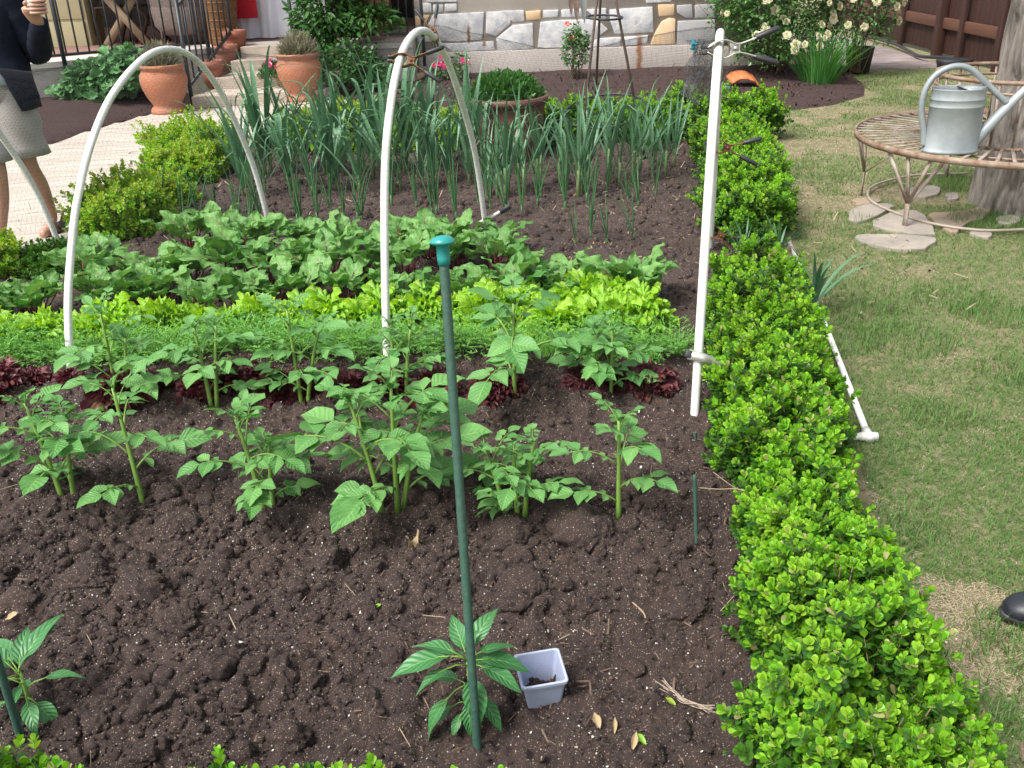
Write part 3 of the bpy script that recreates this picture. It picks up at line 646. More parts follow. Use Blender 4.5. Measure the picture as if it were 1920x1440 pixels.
M_let = leafmat('lettuce_leaf', (.26, .53, .035), (.44, .70, .08), vein=(.5, .66, .2), veinw=.03, trans=.38, rough=.45, veinmix=.4)
M_red = leafmat('red_lettuce_leaf', (.075, .016, .022), (.20, .06, .068), vein=(.25, .12, .08), veinw=.03, trans=.25, rough=.4, veinmix=.4, c3=(.13, .11, .035))
def lett_t(s, ruff):
    """fan-shaped leaf with a tightly ruffled rim"""
    r = np.random.default_rng(s); ph = r.uniform(0, 6, 6)
    def fx(t, u):
        th = u*1.02; e = np.clip((t-.45)/.55, 0, 1)**1.3; e = np.maximum(e, .7*np.abs(u)**3*t)
        rad = t*(1+.09*np.sin(9*u+ph[0])*e+.06*np.sin(23*u+ph[1])*e)*(1-.10*np.abs(u))
        w = .35+.65*t
        x = rad*np.sin(th)*w*.78; y = rad*np.cos(th)
        z = .22*u*u*t-.46*t*t + ruff*e*(.12*np.sin(13*u+ph[2]+2*t)+.085*np.sin(27*u+ph[3]+11*t)) + .03*np.sin(12*t+ph[4]+4*u)
        y = y+ruff*e*.07*np.cos(13*u+ph[2]+1)+ruff*e*.05*np.cos(27*u+ph[3])
        return x, y, z
    return grid_t(10, 26, fx)
LETT = [lett_t(s, 1.35) for s in range(5)]
def lett_proto(seed, n, rad, hgt, size):
    """a loose head: ruffled leaves and frilled leaf rims over a dome"""
    r = np.random.default_rng(seed); fo = MB(); acc = []
    for k in range(n):
        az = k*2.4+r.normal(0, .3); u = math.sqrt((k+.5)/n); tilt = .05+1.25*u+r.normal(0, .15)
        d = nrm(V3(math.cos(az)*math.sin(tilt), math.sin(az)*math.sin(tilt), math.cos(tilt)+.25)+r.normal(0, .22, 3)); p0 = V3(math.cos(az)*rad*u*.55, math.sin(az)*rad*u*.55, hgt*(1-u*u*.75)*r.uniform(.35, .8)+.01)
        nn = V3(-math.cos(az)*math.cos(tilt), -math.sin(az)*math.cos(tilt), math.sin(tilt)+.05)+r.normal(0, .45, 3)
        leaflet(acc, p0, d, nn, size*r.uniform(.7, 1.15), r.uniform(.9, 1.3))
    for k in range(8):
        az = k*.8+r.normal(0, .2); d = V3(math.cos(az), math.sin(az), .15); leaflet(acc, V3(0, 0, .02), d, V3(0, 0, 1)+r.normal(0, .25, 3), rad*1.15, 1.)
    flush(fo, acc, LETT); return (fo,)
lp = [lett_proto(80+k, 46, .125, .15, .072) for k in range(4)]
s = rowpts((-40, 652), (1015, 600), 23, 6, 5, 5) + rowpts((1010, 616), (1225, 606), 5, 6, 6, 8)
family(lp, 'green_lettuce', 'lettuce', [('leaves', M_let)], s, rowlab(len(s), 'frilly bright green lettuce, {} from the left in its row'), 'green lettuces', (.85, 1.15), seed=5)
bigl = rowpts((1080, 590), (1160, 600), 2, 4, 16, 4)
family([lett_proto(99, 60, .14, .19, .085)], 'green_lettuce', 'lettuce', [('leaves', M_let)], bigl, ['big frilly lettuce standing behind the right end of the lettuce row, left one', 'big frilly lettuce standing behind the right end of the lettuce row, right one'], 'green lettuces', (1., 1.1), seed=6)
rp = [lett_proto(90+k, 38, .10, .085, .06) for k in range(4)]
s = rowpts((-50, 725), (1030, 738), 14, 16, 7, 6) + rowpts((1090, 722), (1280, 738), 3, 12, 8, 5)
family(rp, 'red_lettuce', 'lettuce', [('leaves', M_red)], s, rowlab(len(s), 'dark red lettuce behind the potato plants, {} from the left in its row'), 'red lettuces', (.65, 1.05), seed=7)

M_car = leafmat('carrot_frond', (.11, .33, .05), (.23, .50, .09), trans=.2, rough=.5)
def carrot_proto(seed):
    r = np.random.default_rng(seed); fo = MB(); T, D, Nn, S = [], [], [], []
    for k in range(11):
        az = r.uniform(0, 6.28); tilt = r.uniform(.1, .75); Ln = r.uniform(.12, .19); P = []
        for i in range(7):
            a = tilt+.5*(i/6)**2; P.append(V3(math.cos(az)*math.sin(a), math.sin(az)*math.sin(a), math.cos(a))*Ln*i/6)
        P = np.array(P); fo.tube(P, np.linspace(.0016, .0006, 7), 4)
        for i in range(2, 7):
            for sg in (-1, 1):
                dv = nrm(P[i]-P[i-1]); sd = nrm(np.cross(dv, V3(0, 0, 1)))*sg; l2 = .055*(1-.10*abs(i-3))
                for j in range(6):
                    q = P[i]+(sd*.8+dv*.55)*l2*(j+1)/6
                    for s2 in (-1, 0, 1): T.append(q); D.append(sd*.7+dv*(.5+.9*s2)+r.normal(0, .3, 3)); Nn.append(r.normal(0, .6, 3)+V3(0, 0, 1)); S.append(r.uniform(.009, .018))
    S = np.array(S); fo.stamp(blade, frame(np.array(D), np.array(Nn))*np.stack([S*.2, S, S], -1)[:, None, :], np.array(T)); return (fo,)
cp = [carrot_proto(70+k) for k in range(4)]
s = rowpts((-40, 676), (900, 660), 28, 8, 9, 6) + rowpts((930, 668), (1290, 684), 9, 9, 10, 8)
family(cp, 'carrot_top', 'carrot', [('fronds', M_car)], s, rowlab(len(s), 'feathery carrot top between green and red lettuce, {} from the left'), 'carrot tops', (.9, 1.25), seed=8)

M_leek = leafmat('leek_leaf', (.075, .19, .09), (.15, .29, .16), vein=(.13, .27, .14), veinw=.03, trans=.15, rough=.42, veinmix=.5)
M_leekd = leafmat('leek_shank', (.16, .28, .10), (.30, .40, .18), trans=.1, rough=.5)
M_oni = leafmat('onion_leaf', (.05, .16, .055), (.10, .23, .085), trans=.05, rough=.4, c3=(.42, .33, .13))
def strap(mb, pts, width, up0, mi=0, fold=.35):
    P = np.array(pts); m = len(P); T = nrm(np.gradient(P, axis=0)); sd = nrm(np.cross(T, up0)); up = np.cross(sd, T)
    t = np.linspace(0, 1, m); wd = width*np.minimum(1, (1-t)*2.6+.02)*(.75+.25*np.sin(PI*np.minimum(t*1.4, 1)))
    v = np.stack([P-sd*wd[:, None]/2+up*(wd*fold*.5)[:, None], P, P+sd*wd[:, None]/2+up*(wd*fold*.5)[:, None]], 1).reshape(-1, 3)
    i = np.arange(m-1)[:, None]; j = np.arange(2)[None]; f = np.stack(np.broadcast_arrays(i*3+j, i*3+j+1, i*3+j+4, i*3+j+3), -1).reshape(-1, 4)
    uv = np.stack(np.broadcast_arrays(np.array([0, .5, 1.])[None], t[:, None]), -1).reshape(-1, 2); mb.add(v, f, uv, mi)
def leek_proto(seed, n, h, wd, bend):
    r = np.random.default_rng(seed); fo, st = MB(), MB(); st.tube([(0, 0, -.02), (0, 0, .12), (0, 0, .2)], [.012, .011, .008], 8)
    for k in range(n):
        az = (k % 2)*PI+r.normal(0, .45); Ln = h*r.uniform(.75, 1.12); tilt = .05+.5*(1-k/n)+r.normal(0, .06); m = 16; p = V3(0, 0, .06+.14*k/n); P = []
        kink = r.uniform(.45, .8) if r.random() < bend else 2; sharp = r.uniform(1.0, 2.1)
        for i in range(m):
            t = i/(m-1); a = tilt+.35*t*t+(sharp*min(1, max(0, (t-kink)*6)) if t > kink else 0)
            P.append(p.copy()); p = p+V3(math.cos(az)*math.sin(a), math.sin(az)*math.sin(a), math.cos(a))*Ln/(m-1)
        out = V3(math.cos(az), math.sin(az), 0); strap(fo, P, wd*r.uniform(.8, 1.15), V3(-out[0], -out[1], .3), 0)
    return fo, st
kp = [leek_proto(200+k, 9, .74, .037, .75) for k in range(8)]
KP = [('leaves', M_leek), ('shank', M_leekd)]
r_ = np.random.default_rng(5)
s = rowpts((445, 330), (905, 322), 17, 10, 11, 5); family(kp, 'leek_plant', 'leek', KP, s, rowlab(17, 'tall bending leek in the far leek row, {} from the left'), 'leeks of the far row', (.9, 1.15), seed=9)
s = rowpts((440, 362), (900, 350), 14, 12, 12, 6); family(kp, 'leek_plant', 'leek', KP, s, rowlab(14, 'tall bending leek in the near leek row, {} from the left'), 'leeks of the near row', (.72, 1.0), seed=10)
kq = [leek_proto(220+k, 7, .54, .022, .5) for k in range(4)]
s = rowpts((880, 372), (1270, 322), 24, 9, 13, 14); family(kq, 'young_leek', 'leek', KP, s, rowlab(24, 'young upright leek right of the middle hoop, {} from the left'), 'young leeks', (.85, 1.25), seed=11)
def onion_proto(seed, n, h):
    r = np.random.default_rng(seed); fo = MB(); fo.tube([(0, 0, -.02), (0, 0, .03), (0, 0, .07)], [.008, .0075, .006], 6)
    for k in range(n):
        az = r.uniform(0, 6.28); Ln = h*r.uniform(.6, 1.1); tilt = abs(r.normal(.12, .14)); p = V3(0, 0, .03); P = []; c = r.uniform(-.1, .4)
        for i in range(8):
            a = tilt+c*(i/7)**2; P.append(p.copy()); p = p+V3(math.cos(az)*math.sin(a), math.sin(az)*math.sin(a), math.cos(a))*Ln/7
        fo.tube(P, [.0028, .0042, .0046, .0044, .0038, .003, .002, .0006], 5)
    return (fo,)
op = [onion_proto(240+k, 5+k % 3, .36) for k in range(5)]
OP = [('leaves', M_oni)]
s = rowpts((290, 425), (700, 412), 17, 9, 14, 8); family(op, 'onion_plant', 'onion', OP, s, rowlab(17, 'slim onion behind the beets left of the middle hoop, {} from the left'), 'onions left of the middle hoop', (.8, 1.1), seed=12)
s = rowpts((735, 395), (1240, 380), 18, 10, 15, 10); family(op, 'onion_plant', 'onion', OP, s, rowlab(18, 'slim onion behind the beets right of the middle hoop, {} from the left'), 'onions right of the middle hoop', (.8, 1.15), seed=13)
s = rowpts((1050, 455), (1215, 455), 4, 8, 17, 8); family(op, 'onion_plant', 'onion', OP, s, rowlab(4, 'short onion standing apart in front of the onion row, {} from the left'), 'onions apart in front', (.6, .9), seed=14)
# strap-leaved clumps poking out of the hedge
def clump(px, py, n, h, wd, label, name='iris_clump', cat='plant', seed=0, m=None, spread=.5, group=None, base=.03):
    r = np.random.default_rng(seed); c = at(px, py) if py > 330 else G(px, py); root = thing(name, label, cat, c, 0, group); fo = MB()
    for k in range(n):
        az = r.uniform(0, 6.28); Ln = h*r.uniform(.6, 1.1); tilt = r.uniform(.05, spread); rr = base*math.sqrt(r.random()); p = V3(rr*math.cos(az), rr*math.sin(az), -.01); P = []
        for i in range(10):
            a = tilt+.75*(i/9)**1.6*spread*1.6; P.append(p.copy()); p = p+V3(math.cos(az)*math.sin(a), math.sin(az)*math.sin(a), math.cos(a))*Ln/9
        strap(fo, P, wd*r.uniform(.7, 1.2), V3(-math.cos(az), -math.sin(az), .3))
    fo.build('leaves', m or M_leek, root); return root
clump(1525, 560, 16, .34, .02, 'strap-leaved clump growing out of the hedge over the white pipes', seed=1, spread=.8)
clump(1395, 480, 22, .26, .010, 'grassy garlic-like clump in the gap of the hedge beside the right hoop', seed=2, spread=.6, name='garlic_clump')
clump(1460, 465, 14, .24, .014, 'narrow-leaved clump in the hedge gap at the upper end of the white pipes', seed=4, spread=.7)
clump(1210, 290, 60, .42, .012, 'dense grassy clump in front of the back hedge under the wire trellis', seed=3, spread=.6, name='grass_clump', m=leafmat('grass_clump_leaf', (.04, .15, .03), (.08, .22, .05), trans=.2), base=.10)

# ------------------------------------------------------------------ hoops and net
def crom(P, n):
    P = np.asarray(P, float); Q = np.vstack([2*P[0]-P[1], P, 2*P[-1]-P[-2]]); out = []
    for i in range(1, len(Q)-2):
        t = np.linspace(0, 1, n, endpoint=False)[:, None]; a, b, c, d = Q[i-1:i+3]
        out.append(.5*((2*b)+(-a+c)*t+(2*a-5*b+4*c-d)*t**2+(-a+3*b-3*c+d)*t**3))
    return np.vstack(out+[P[-1:]])
def resample(P, m):
    s = np.r_[0, np.cumsum(np.linalg.norm(np.diff(P, axis=0), axis=1))]; t = np.linspace(0, s[-1], m)
    return np.stack([np.interp(t, s, P[:, k]) for k in range(3)], -1)
PR1 = [(0, -.08), (.0, .0), (.08, .282), (.19, .503), (.30, .677), (.47, .866), (.70, 1.031), (1.0, 1.144), (1.26, 1.160), (1.50, 1.085), (1.70, .916), (1.88, .657), (2.01, .387), (2.11, 0), (2.14, -.08)]
PR2 = [(0, -.08), (.0, .0), (.08, .401), (.2, .806), (.35, 1.032), (.51, 1.167), (.69, 1.233), (.88, 1.245), (1.07, 1.205), (1.3, 1.091), (1.55, .879), (1.83, .58), (1.99, .271), (2.09, 0), (2.12, -.08)]
ud = V3(.178, .984, 0)
def hoop_pts(A, pr, u=ud): return crom([A + u*q + V3(0, 0, z) for q, z in pr], 8)
def flat(p): return V3(p[0], p[1], 0)
A0 = flat(G(120, 480)) - ud*2.11; A1 = flat(at(130, 694)); A2 = flat(at(725, 690)); A3 = flat(at(1303, 768))
HP = [hoop_pts(A0, PR1), hoop_pts(A1, PR1), hoop_pts(A2, PR2), hoop_pts(A3, PR2, V3(.222, .975, 0))]
M_pvc = mat('white_pvc', (.82, .82, .78), (.68, .67, .62), .4, scale=9, speck=(70, .07, (.35, .31, .26)))
hl = ['white plastic hoop at the left edge, only its far leg in view', 'left white plastic hoop arching over the beet and lettuce rows', 'middle white plastic hoop with two clamps near its top', 'right white plastic hoop seen edge-on like a straight pole']
for P, lab in zip(HP, hl):
    b_ = MB(); b_.tube(resample(P, 70), .0158, 12); tag(b_.build('row_cover_hoop', M_pvc), lab, 'hoop', 'hoops of the row cover')
M_net = mat('net_thread', (.03, .031, .034), rough=.6)
def wires(mb, P, r):
    T = nrm(np.gradient(P, axis=1)); a = nrm(np.cross(T, V3(.31, .27, .91))); b = np.cross(T, a); K, M_ = P.shape[:2]
    ang = np.arange(3)*2*PI/3
    v = P[:, :, None] + r*(np.cos(ang)[None, None, :, None]*a[:, :, None]+np.sin(ang)[None, None, :, None]*b[:, :, None])
    k = np.arange(K)[:, None, None]*M_*3; i = np.arange(M_-1)[None, :, None]; j = np.arange(3)[None, None]; j2 = (j+1) % 3
    f = np.stack(np.broadcast_arrays(k+i*3+j, k+i*3+j2, k+i*3+3+j2, k+i*3+3+j), -1).reshape(-1, 4)
    mb.add(v.reshape(-1, 3), f)
NA, NS = 172, 200
R4 = np.array([resample(P, NA) for P in HP])
sx = np.linspace(-.45, 3.0, NS); k0 = np.clip(np.floor(sx).astype(int), 0, 2); fr = sx-k0
net = R4[k0]*(1-fr)[:, None, None] + R4[k0+1]*fr[:, None, None]
cen = net.mean(1, keepdims=True); out = nrm((net-cen)*V3(1, 1, 1)); net = net + out*.021
sag = np.sin(PI*np.clip(fr, 0, 1))**2
zf = np.clip(net[:, :, 2]/1.2, 0, 1)
net[:, :, 2] -= (.085*zf**2)*sag[:, None]
net += out*(-.03*sag[:, None, None])*(zf[:, :, None] < .9)
wig = .008*np.stack([fbm(sx[:, None]*14+q, np.arange(NA)[None]*.13+q*7, 3)-.5 for q in (1., 2., 3.)], -1)*2; net = net + wig
net[:, :, 2] = np.maximum(net[:, :, 2], .01)
nroot = thing('garden_net', 'fine black bird net draped over the white hoops', 'net', (0, 0, 0))
b_ = MB(); wires(b_, net, .00024); wires(b_, net.transpose(1, 0, 2).copy(), .00024); b_.build('netting', M_net, nroot, smooth=False)
# bunched end of the net gathered at the right hoop
b_ = MB(); r = np.random.default_rng(4); top = HP[3][np.argmax(HP[3][:, 2])]
tt = np.linspace(0, 1, 46)
for lay in range(2):
    cols = []
    for x in np.linspace(-.115, .02, 40):
        fold = .035*math.sin(x*95+lay*2)+.012*lay
        wv = .012*np.sin(tt*11+x*60+lay)+r.normal(0, .0025, 46)
        cols.append(np.stack([top[0]-.005+x*(1-.12*np.sin(tt*6))+wv, top[1]+fold-.03+.01*np.sin(tt*9+lay), top[2]-.02-.235*tt*(1-.15*abs(math.sin(x*40)))], -1))
    Q = np.array(cols); wires(b_, Q, .0006); wires(b_, Q.transpose(1, 0, 2).copy(), .0006)
b_.build('bunched_end', mat('net_bunch', (.16, .165, .17), (.05, .052, .055), .7, scale=30), nroot, smooth=False)  # black threads coloured lighter grey here, glare put into the colour

# ------------------------------------------------------------------ spring clamps
M_cream = mat('clamp_steel', (.62, .60, .54), (.45, .43, .38), .35, .6, 25)
M_copper = mat('clamp_rusty', (.26, .12, .06), (.12, .055, .03), .5, .5, 40, bump=.3)
M_blk = mat('black_rubber', (.018, .019, .022), (.035, .036, .04), .5, scale=30)
def clamp(pos, hd, zn, label, metal, s=1., op=1.):
    root = thing('spring_clamp', label, 'clamp', (0, 0, 0), 0, 'spring clamps on the hoops')
    Mx = frame(hd, zn)[0]*s
    root.matrix_basis = Matrix(((*Mx[0], pos[0]), (*Mx[1], pos[1]), (*Mx[2], pos[2]), (0, 0, 0, 1)))
    for sg in (-1, 1):
        P = [V3(sg*.006, -.034, 0), V3(sg*.020, -.008, 0), V3(sg*.024, .020, 0), V3(sg*.012, .050, 0), V3(sg*.016*op, .075, 0), V3(sg*.030*op, .115, 0)]
        P = crom(P, 4); m = len(P); t = np.linspace(0, 1, m); wd = .036-.014*t
        b_ = MB(); T = nrm(np.gradient(P, axis=0)); nx = np.cross(T, V3(0, 0, 1)); v = []
        for k in range(m): v += [P[k]+V3(0, 0, wd[k]/2)-nx[k]*.0018, P[k]-V3(0, 0, wd[k]/2)-nx[k]*.0018, P[k]-V3(0, 0, wd[k]/2)+nx[k]*.0018, P[k]+V3(0, 0, wd[k]/2)+nx[k]*.0018]
        f = [[4*k+j, 4*k+(j+1) % 4, 4*k+4+(j+1) % 4, 4*k+4+j] for k in range(m-1) for j in range(4)]
        b_.add(np.array(v), f); b_.f.setdefault(4, []).append((np.array([[3, 2, 1, 0], [4*m-4, 4*m-3, 4*m-2, 4*m-1]]), np.zeros(2, int)))
        for zz in (-.011, .011):   # ears that carry the pivot
            b_.add(V3(sg*.016, .028, zz, sg*.014, .062, zz, -sg*.008, .056, zz, -sg*.008, .036, zz).reshape(-1, 3), [[0, 1, 2, 3]])
        arm = b_.build('arm', metal, root)
        b_ = MB(); e = P[-1]; d = nrm(P[-1]-P[-4]); b_.loft([(e-d*.012, .0075, .011, nx[-1], V3(0, 0, 1)), (e-d*.010, .009, .0125, nx[-1], V3(0, 0, 1)), (e+d*.03, .009, .0115, nx[-1], V3(0, 0, 1)), (e+d*.055, .0085, .011, nx[-1], V3(0, 0, 1)), (e+d*.062, .005, .007, nx[-1], V3(0, 0, 1))], 10)
        b_.build('grip', M_blk, arm)
        b_ = MB(); b_.box(P[0]+V3(sg*.002, .0, 0), (.010, .026, .026)); bev(b_.build('rubber_tip', M_blk, arm), .003)
    b_ = MB(); b_.tube([(0, .046, -.016), (0, .046, .016)], .006, 10); b_.tube([(.007*math.cos(a), .046+.007*math.sin(a), -.009+.0028*a/2.) for a in np.linspace(0, 12.5, 50)], .0016, 5); b_.build('spring', metal, root)
    return root
def on_hoop(k, px, py): 
    P = resample(HP[k], 400); d = nrm(P-V3(0, 0, H)); t = nrm(ray(px, py)); return P[np.argmax(d@t)]
camv = nrm(V3(0, 0, H)-on_hoop(2, 745, 110))
clamp(on_hoop(2, 745, 112), RI*1.-UI*.10, UI*.3+camv, 'rusty copper clamp with grey grips on the left shoulder of the middle hoop', M_copper, 1.0, 1.4)
clamp(on_hoop(2, 815, 72), UI*1.+RI*-.25, camv, 'rusty clamp standing upright on the crest of the middle hoop', M_copper, .85, 1.2)
clamp(on_hoop(3, 1343, 92), RI*1.+UI*.06, camv, 'pale steel clamp with black grips at the top of the right hoop', M_cream, 1.25, .95)
p3 = resample(HP[3], 400); 
clamp(p3[np.argmin(abs(p3[:, 1]-4.75)+9*(p3[:, 1] < 4.3))] , RI*1.-UI*.12, camv, 'rusty clamp with black grips behind the right hoop, just under its top', M_copper, 1.25, 1.)
clamp(p3[np.argmin(abs(p3[:, 1]-5.0)+9*(p3[:, 1] < 4.3))], RI*1.-UI*.55, camv, 'dark clamp behind the right hoop, low over the hedge corner', M_copper, 1.25, 1.)
clamp(on_hoop(3, 1317, 672), RI*.95-UI*.28, UI, 'pale clamp low on the right hoop beside the hedge', M_cream, 1., .6)
clamp(on_hoop(2, 902, 415), RI*.85+UI*.5, UI, 'pale clamp at the far foot of the middle hoop behind the beets', M_cream, 1., .6)
b_ = MB(); c = W(1300, 83, top[1]-.06)
for q in range(5): b_.add(np.array([c+V3(*r.normal(0, .014, 3)) for _ in range(4)]), [[0, 1, 2, 3]])
tag(b_.build('teal_tie', mat('teal_plastic', (.03, .32, .40), rough=.3), smooth=False), 'crumpled teal plastic tie on the bunched net by the right hoop', 'tie')

# ------------------------------------------------------------------ stakes, pot, peppers
M_stk = mat('green_coated_stake', (.030, .085, .060), (.045, .10, .075), .5, scale=30, bump=.4, bscale=60, speck=(130, .12, (.12, .075, .05)))
M_teal = mat('teal_cap', (.02, .27, .24), (.02, .22, .21), .3, scale=20)
def stake(a, b, r, label, cap=False):
    a = np.asarray(a); b = np.asarray(b); d = nrm(b-a); root = thing('garden_stake', label, 'stake', a)
    P = [(b-a)*t for t in np.linspace(-.06, 1, 60)]; mb = MB(); rr = [r*(1+(.05 if k % 4 == 0 else 0)) for k in range(60)]; 
    if not cap: rr[-1] = r*.4; rr[-2] = r*.8
    mb.tube(P, rr, 12); mb.build('rod', M_stk, root)
    if cap:
        Mx = frame(V3(0, 1, 0)-d*d[1], d)[0]; mb = MB()
        mb.lathe([(0, .030), (.006, .0298), (.014, .028), (.020, .024), (.0235, .019), (.0235, .0165), (.021, .015), (.0125, .012), (.0122, -.012), (.0115, -.024), (.009, -.024)], 32)
        mb.v = [v @ Mx.T for v in mb.v]; o = mb.build('cap', M_teal, root); o.location = tuple(b-a)
    return root
sb = at(895, 1400); stake(sb, W(831, 472, 1.70), .0092, 'tall green garden stake with a flat teal cap, standing in front of everything', True)
stake(at(1306, 1012), W(1302, 890, at(1306, 1012)[1]+.02), .0055, 'short thin dark green stake in the soil next to the hedge')
stake(at(1305, 830), W(1304, 810, at(1305, 830)[1]), .005, 'stub of a green stake barely above the soil below the right hoop')
sb2 = at(42, 1392); stake(sb2, W(-60, 1060, sb2[1]-.02), .0085, 'dark green stake leaning at the bottom left corner beside the small pepper')
M_potp = mat('grey_plastic_pot', (.40, .44, .58), (.34, .38, .51), .4, scale=9, bump=.05, speck=(160, .10, (.16, .12, .10)))
def square_pot(pos, rz):
    root = thing('nursery_pot', 'small square pale grey-blue plastic pot half sunk in the soil', 'plant pot', pos, rz); mb = MB()
    def ring(s, z, n=6, cr_=.16):
        pts = []
        for k, (sx_, sy_) in enumerate(((1, 1), (-1, 1), (-1, -1), (1, -1))):
            for j in range(n+1):
                a = k*PI/2+j/n*PI/2; pts.append((s*(sx_*(1-cr_))+s*cr_*math.cos(a), s*(sy_*(1-cr_))+s*cr_*math.sin(a), z))
        return np.array(pts)
    R = [ring(.036, 0), ring(.049, .086), ring(.053, .0862), ring(.0535, .094), ring(.0515, .0955), ring(.0478, .094), ring(.0345, .004)]
    n = len(R[0]); i = np.arange(len(R)-1)[:, None]; j = np.arange(n)[None]; f = np.stack(np.broadcast_arrays(i*n+j, i*n+(j+1) % n, (i+1)*n+(j+1) % n, (i+1)*n+j), -1).reshape(-1, 4)
    n0 = mb.n; mb.add(np.concatenate(R), f); mb.f.setdefault(n, []).append((np.array([np.arange(n)[::-1], np.arange(n)+(len(R)-1)*n]), np.zeros(2, int)))
    o = mb.build('pot_body', M_potp, root, smooth=False); root.rotation_euler = (.06, -.03, rz); return root
pp = G(1017, 1318, .03); square_pot((pp[0], pp[1]+.035, .012), .16)
M_pep = leafmat('pepper_leaf', (.045, .18, .055), (.075, .25, .08), vein=(.22, .46, .14), veinw=.022, side=7, trans=.22, rough=.42, veinmix=.6, spec=.5)
PEPL = [leaf_t(8, 6, .46, .42, .42, .16, ruff=.22, rfreq=1.3, seed=s+20, base=.05, tw=.2*(s-1)) for s in range(3)]
def pepper(pos, leaves, label, h=.17, seed=0):
    root = thing('pepper_plant', label, 'pepper plant', pos, 0, 'pepper seedlings'); r = np.random.default_rng(seed); fo, st = MB(), MB(); acc = []
    st.tube([(0, 0, -.02), (.003, 0, h*.5), (0, .003, h)], [.0055, .0048, .0035], 8)
    for z, az, el, Ln, pet, ws in leaves:
        az = math.radians(az); el = math.radians(el); d = V3(math.cos(az)*math.cos(el), math.sin(az)*math.cos(el), math.sin(el)); d0 = nrm(d+V3(0, 0, .5)); a = V3(0, 0, z); e = a+d0*pet*.6+d*pet*.4
        st.tube([a, a+d0*pet*.6, e, e+d*Ln*.2], [.0022, .0018, .0016, .001], 5)
        nn = nrm(np.cross(np.cross(d, V3(0, 0, 1)), d)); leaflet(acc, e, d, nn+r.normal(0, .12, 3), Ln, ws)
    flush(fo, acc, PEPL); fo.build('foliage', M_pep, root); st.build('stem', M_stem, root); return root
pepper(at(893, 1365)+V3(-.012, .02, 0), [(.175, 188, 8, .135, .04, .95), (.17, 165, 25, .10, .03, .95), (.16, 205, -5, .085, .05, .9), (.175, 55, 42, .105, .03, .85), (.17, 18, 18, .085, .03, .85), (.165, 2, 2, .11, .03, 1.), (.16, 335, -2, .10, .035, .9), (.16, 285, -35, .105, .03, 1.1),
        (.18, 120, 45, .085, .02, 1.), (.185, 250, 60, .05, .012, .9), (.185, 40, 70, .05, .01, .9), (.11, 205, -40, .12, .055, .75), (.10, 150, 0, .08, .03, .9), (.09, 320, -25, .085, .03, .9), (.10, 270, -45, .08, .03, .9), (.06, 190, -30, .06, .04, .8), (.05, 230, -30, .055, .03, .9), (.06, 350, -40, .07, .025, .8), (.05, 290, -30, .055, .02, .9), (.12, 60, 10, .07, .03, .9)],
       'leafy young pepper plant growing behind the foot of the tall green stake', .18, 1)
pepper(at(62, 1345), [(.135, 65, 40, .13, .02, .85), (.13, 140, 25, .11, .03, 1.0), (.12, 240, 20, .08, .03, .9), (.10, 170, -10, .10, .04, 1.0), (.07, 300, -15, .08, .03, 1.0), (.13, 60, 45, .105, .02, .8), (.125, 95, 50, .09, .02, 1.0), (.12, 160, 40, .10, .03, 1.05), (.08, 15, 12, .085, .05, .8), (.06, 330, -25, .075, .03, 1.2), (.11, 195, 5, .09, .03, .9), (.06, 210, -5, .07, .04, .9), (.10, 280, 10, .05, .02, .9), (.05, 120, 10, .07, .02, .9), (.13, 20, 70, .05, .01, .9)],
       'small pepper seedling at the bottom left next to the leaning stake', .135, 2)

# loose things on the soil
def flatleaf(px, py, Ln, az, label, m, t, name='fallen_leaf', cat='leaf', ws=.9, grp=None):
    p = at(px, py); b_ = MB(); d = V3(math.cos(az), math.sin(az), .12); b_.stamp(t, frame(d, V3(.15, -.25, 1))*Ln*np.array([ws, 1, 1])[None, None, :], np.zeros((1, 3)))
    o = b_.build(name, m); o.location = (p[0], p[1], p[2]+.004); return tag(o, label, cat, grp)
CURL = leaf_t(6, 4, .6, .5, -.35, .5, ruff=.5, seed=9)
OAK = leaf_t(14, 4, .75, .6, -.2, .25, ruff=3.2, rfreq=1.1, seed=12)
flatleaf(765, 1035, .055, 1.2, 'curled tan oak leaf lying on the bare soil', M_tan, OAK)
flatleaf(1125, 1370, .035, 1.9, 'pale tan chip of bark left of two others below the square pot', M_tan, CURL, 'bark_flake', 'bark flake')
flatleaf(1152, 1380, .035, 1.5, 'narrow tan bark flake between two others below the square pot', M_tan, CURL, 'bark_flake', 'bark flake', .5)
flatleaf(1185, 1412, .04, 1.3, 'curled tan bark flake, lowest of three below the square pot', M_tan, CURL, 'bark_flake', 'bark flake', .6)
flatleaf(700, 1142, .022, .1, 'small yellow-green leaf lying on the soil left of the stake', M_boxn, CURL)
flatleaf(1212, 1400, .03, 2.3, 'bright green box leaf sprig fallen below the square pot', M_boxn, CURL)
flatleaf(1268, 1325, .026, 2.6, 'small yellowish leaf beside the frayed twine', M_boxy, CURL)
flatleaf(10, 1165, .035, .4, 'rusty orange leaf on the soil at the left edge', M_tan, CURL)
p0, p1, p2 = at(1240, 1288), at(1280, 1318), at(1335, 1335); b_ = MB()
for k in range(14):
    q = rng.normal(0, .0035, (4, 3)); b_.tube(crom(np.array([p0+q[0]*2, p1+q[1]+V3(0, 0, .004), (p1+p2)/2+q[2]+V3(0, 0, .003), p2+q[3]*2]), 5)+V3(0, 0, .005), .0010, 5)
tag(b_.build('frayed_twine', mat('twine', (.42, .34, .26), (.28, .22, .17), .9, scale=60)), 'frayed pale twine lying on the soil near the bottom of the hedge', 'twine')
b_ = MB(); b_.tube(crom(np.array([at(1186, 1133), at(1206, 1152), at(1212, 1168)])+V3(0, 0, .006), 4), .0022, 6); tag(b_.build('dry_twig', M_straw), 'thin bent pale twig on the clods right of the stake', 'twig')
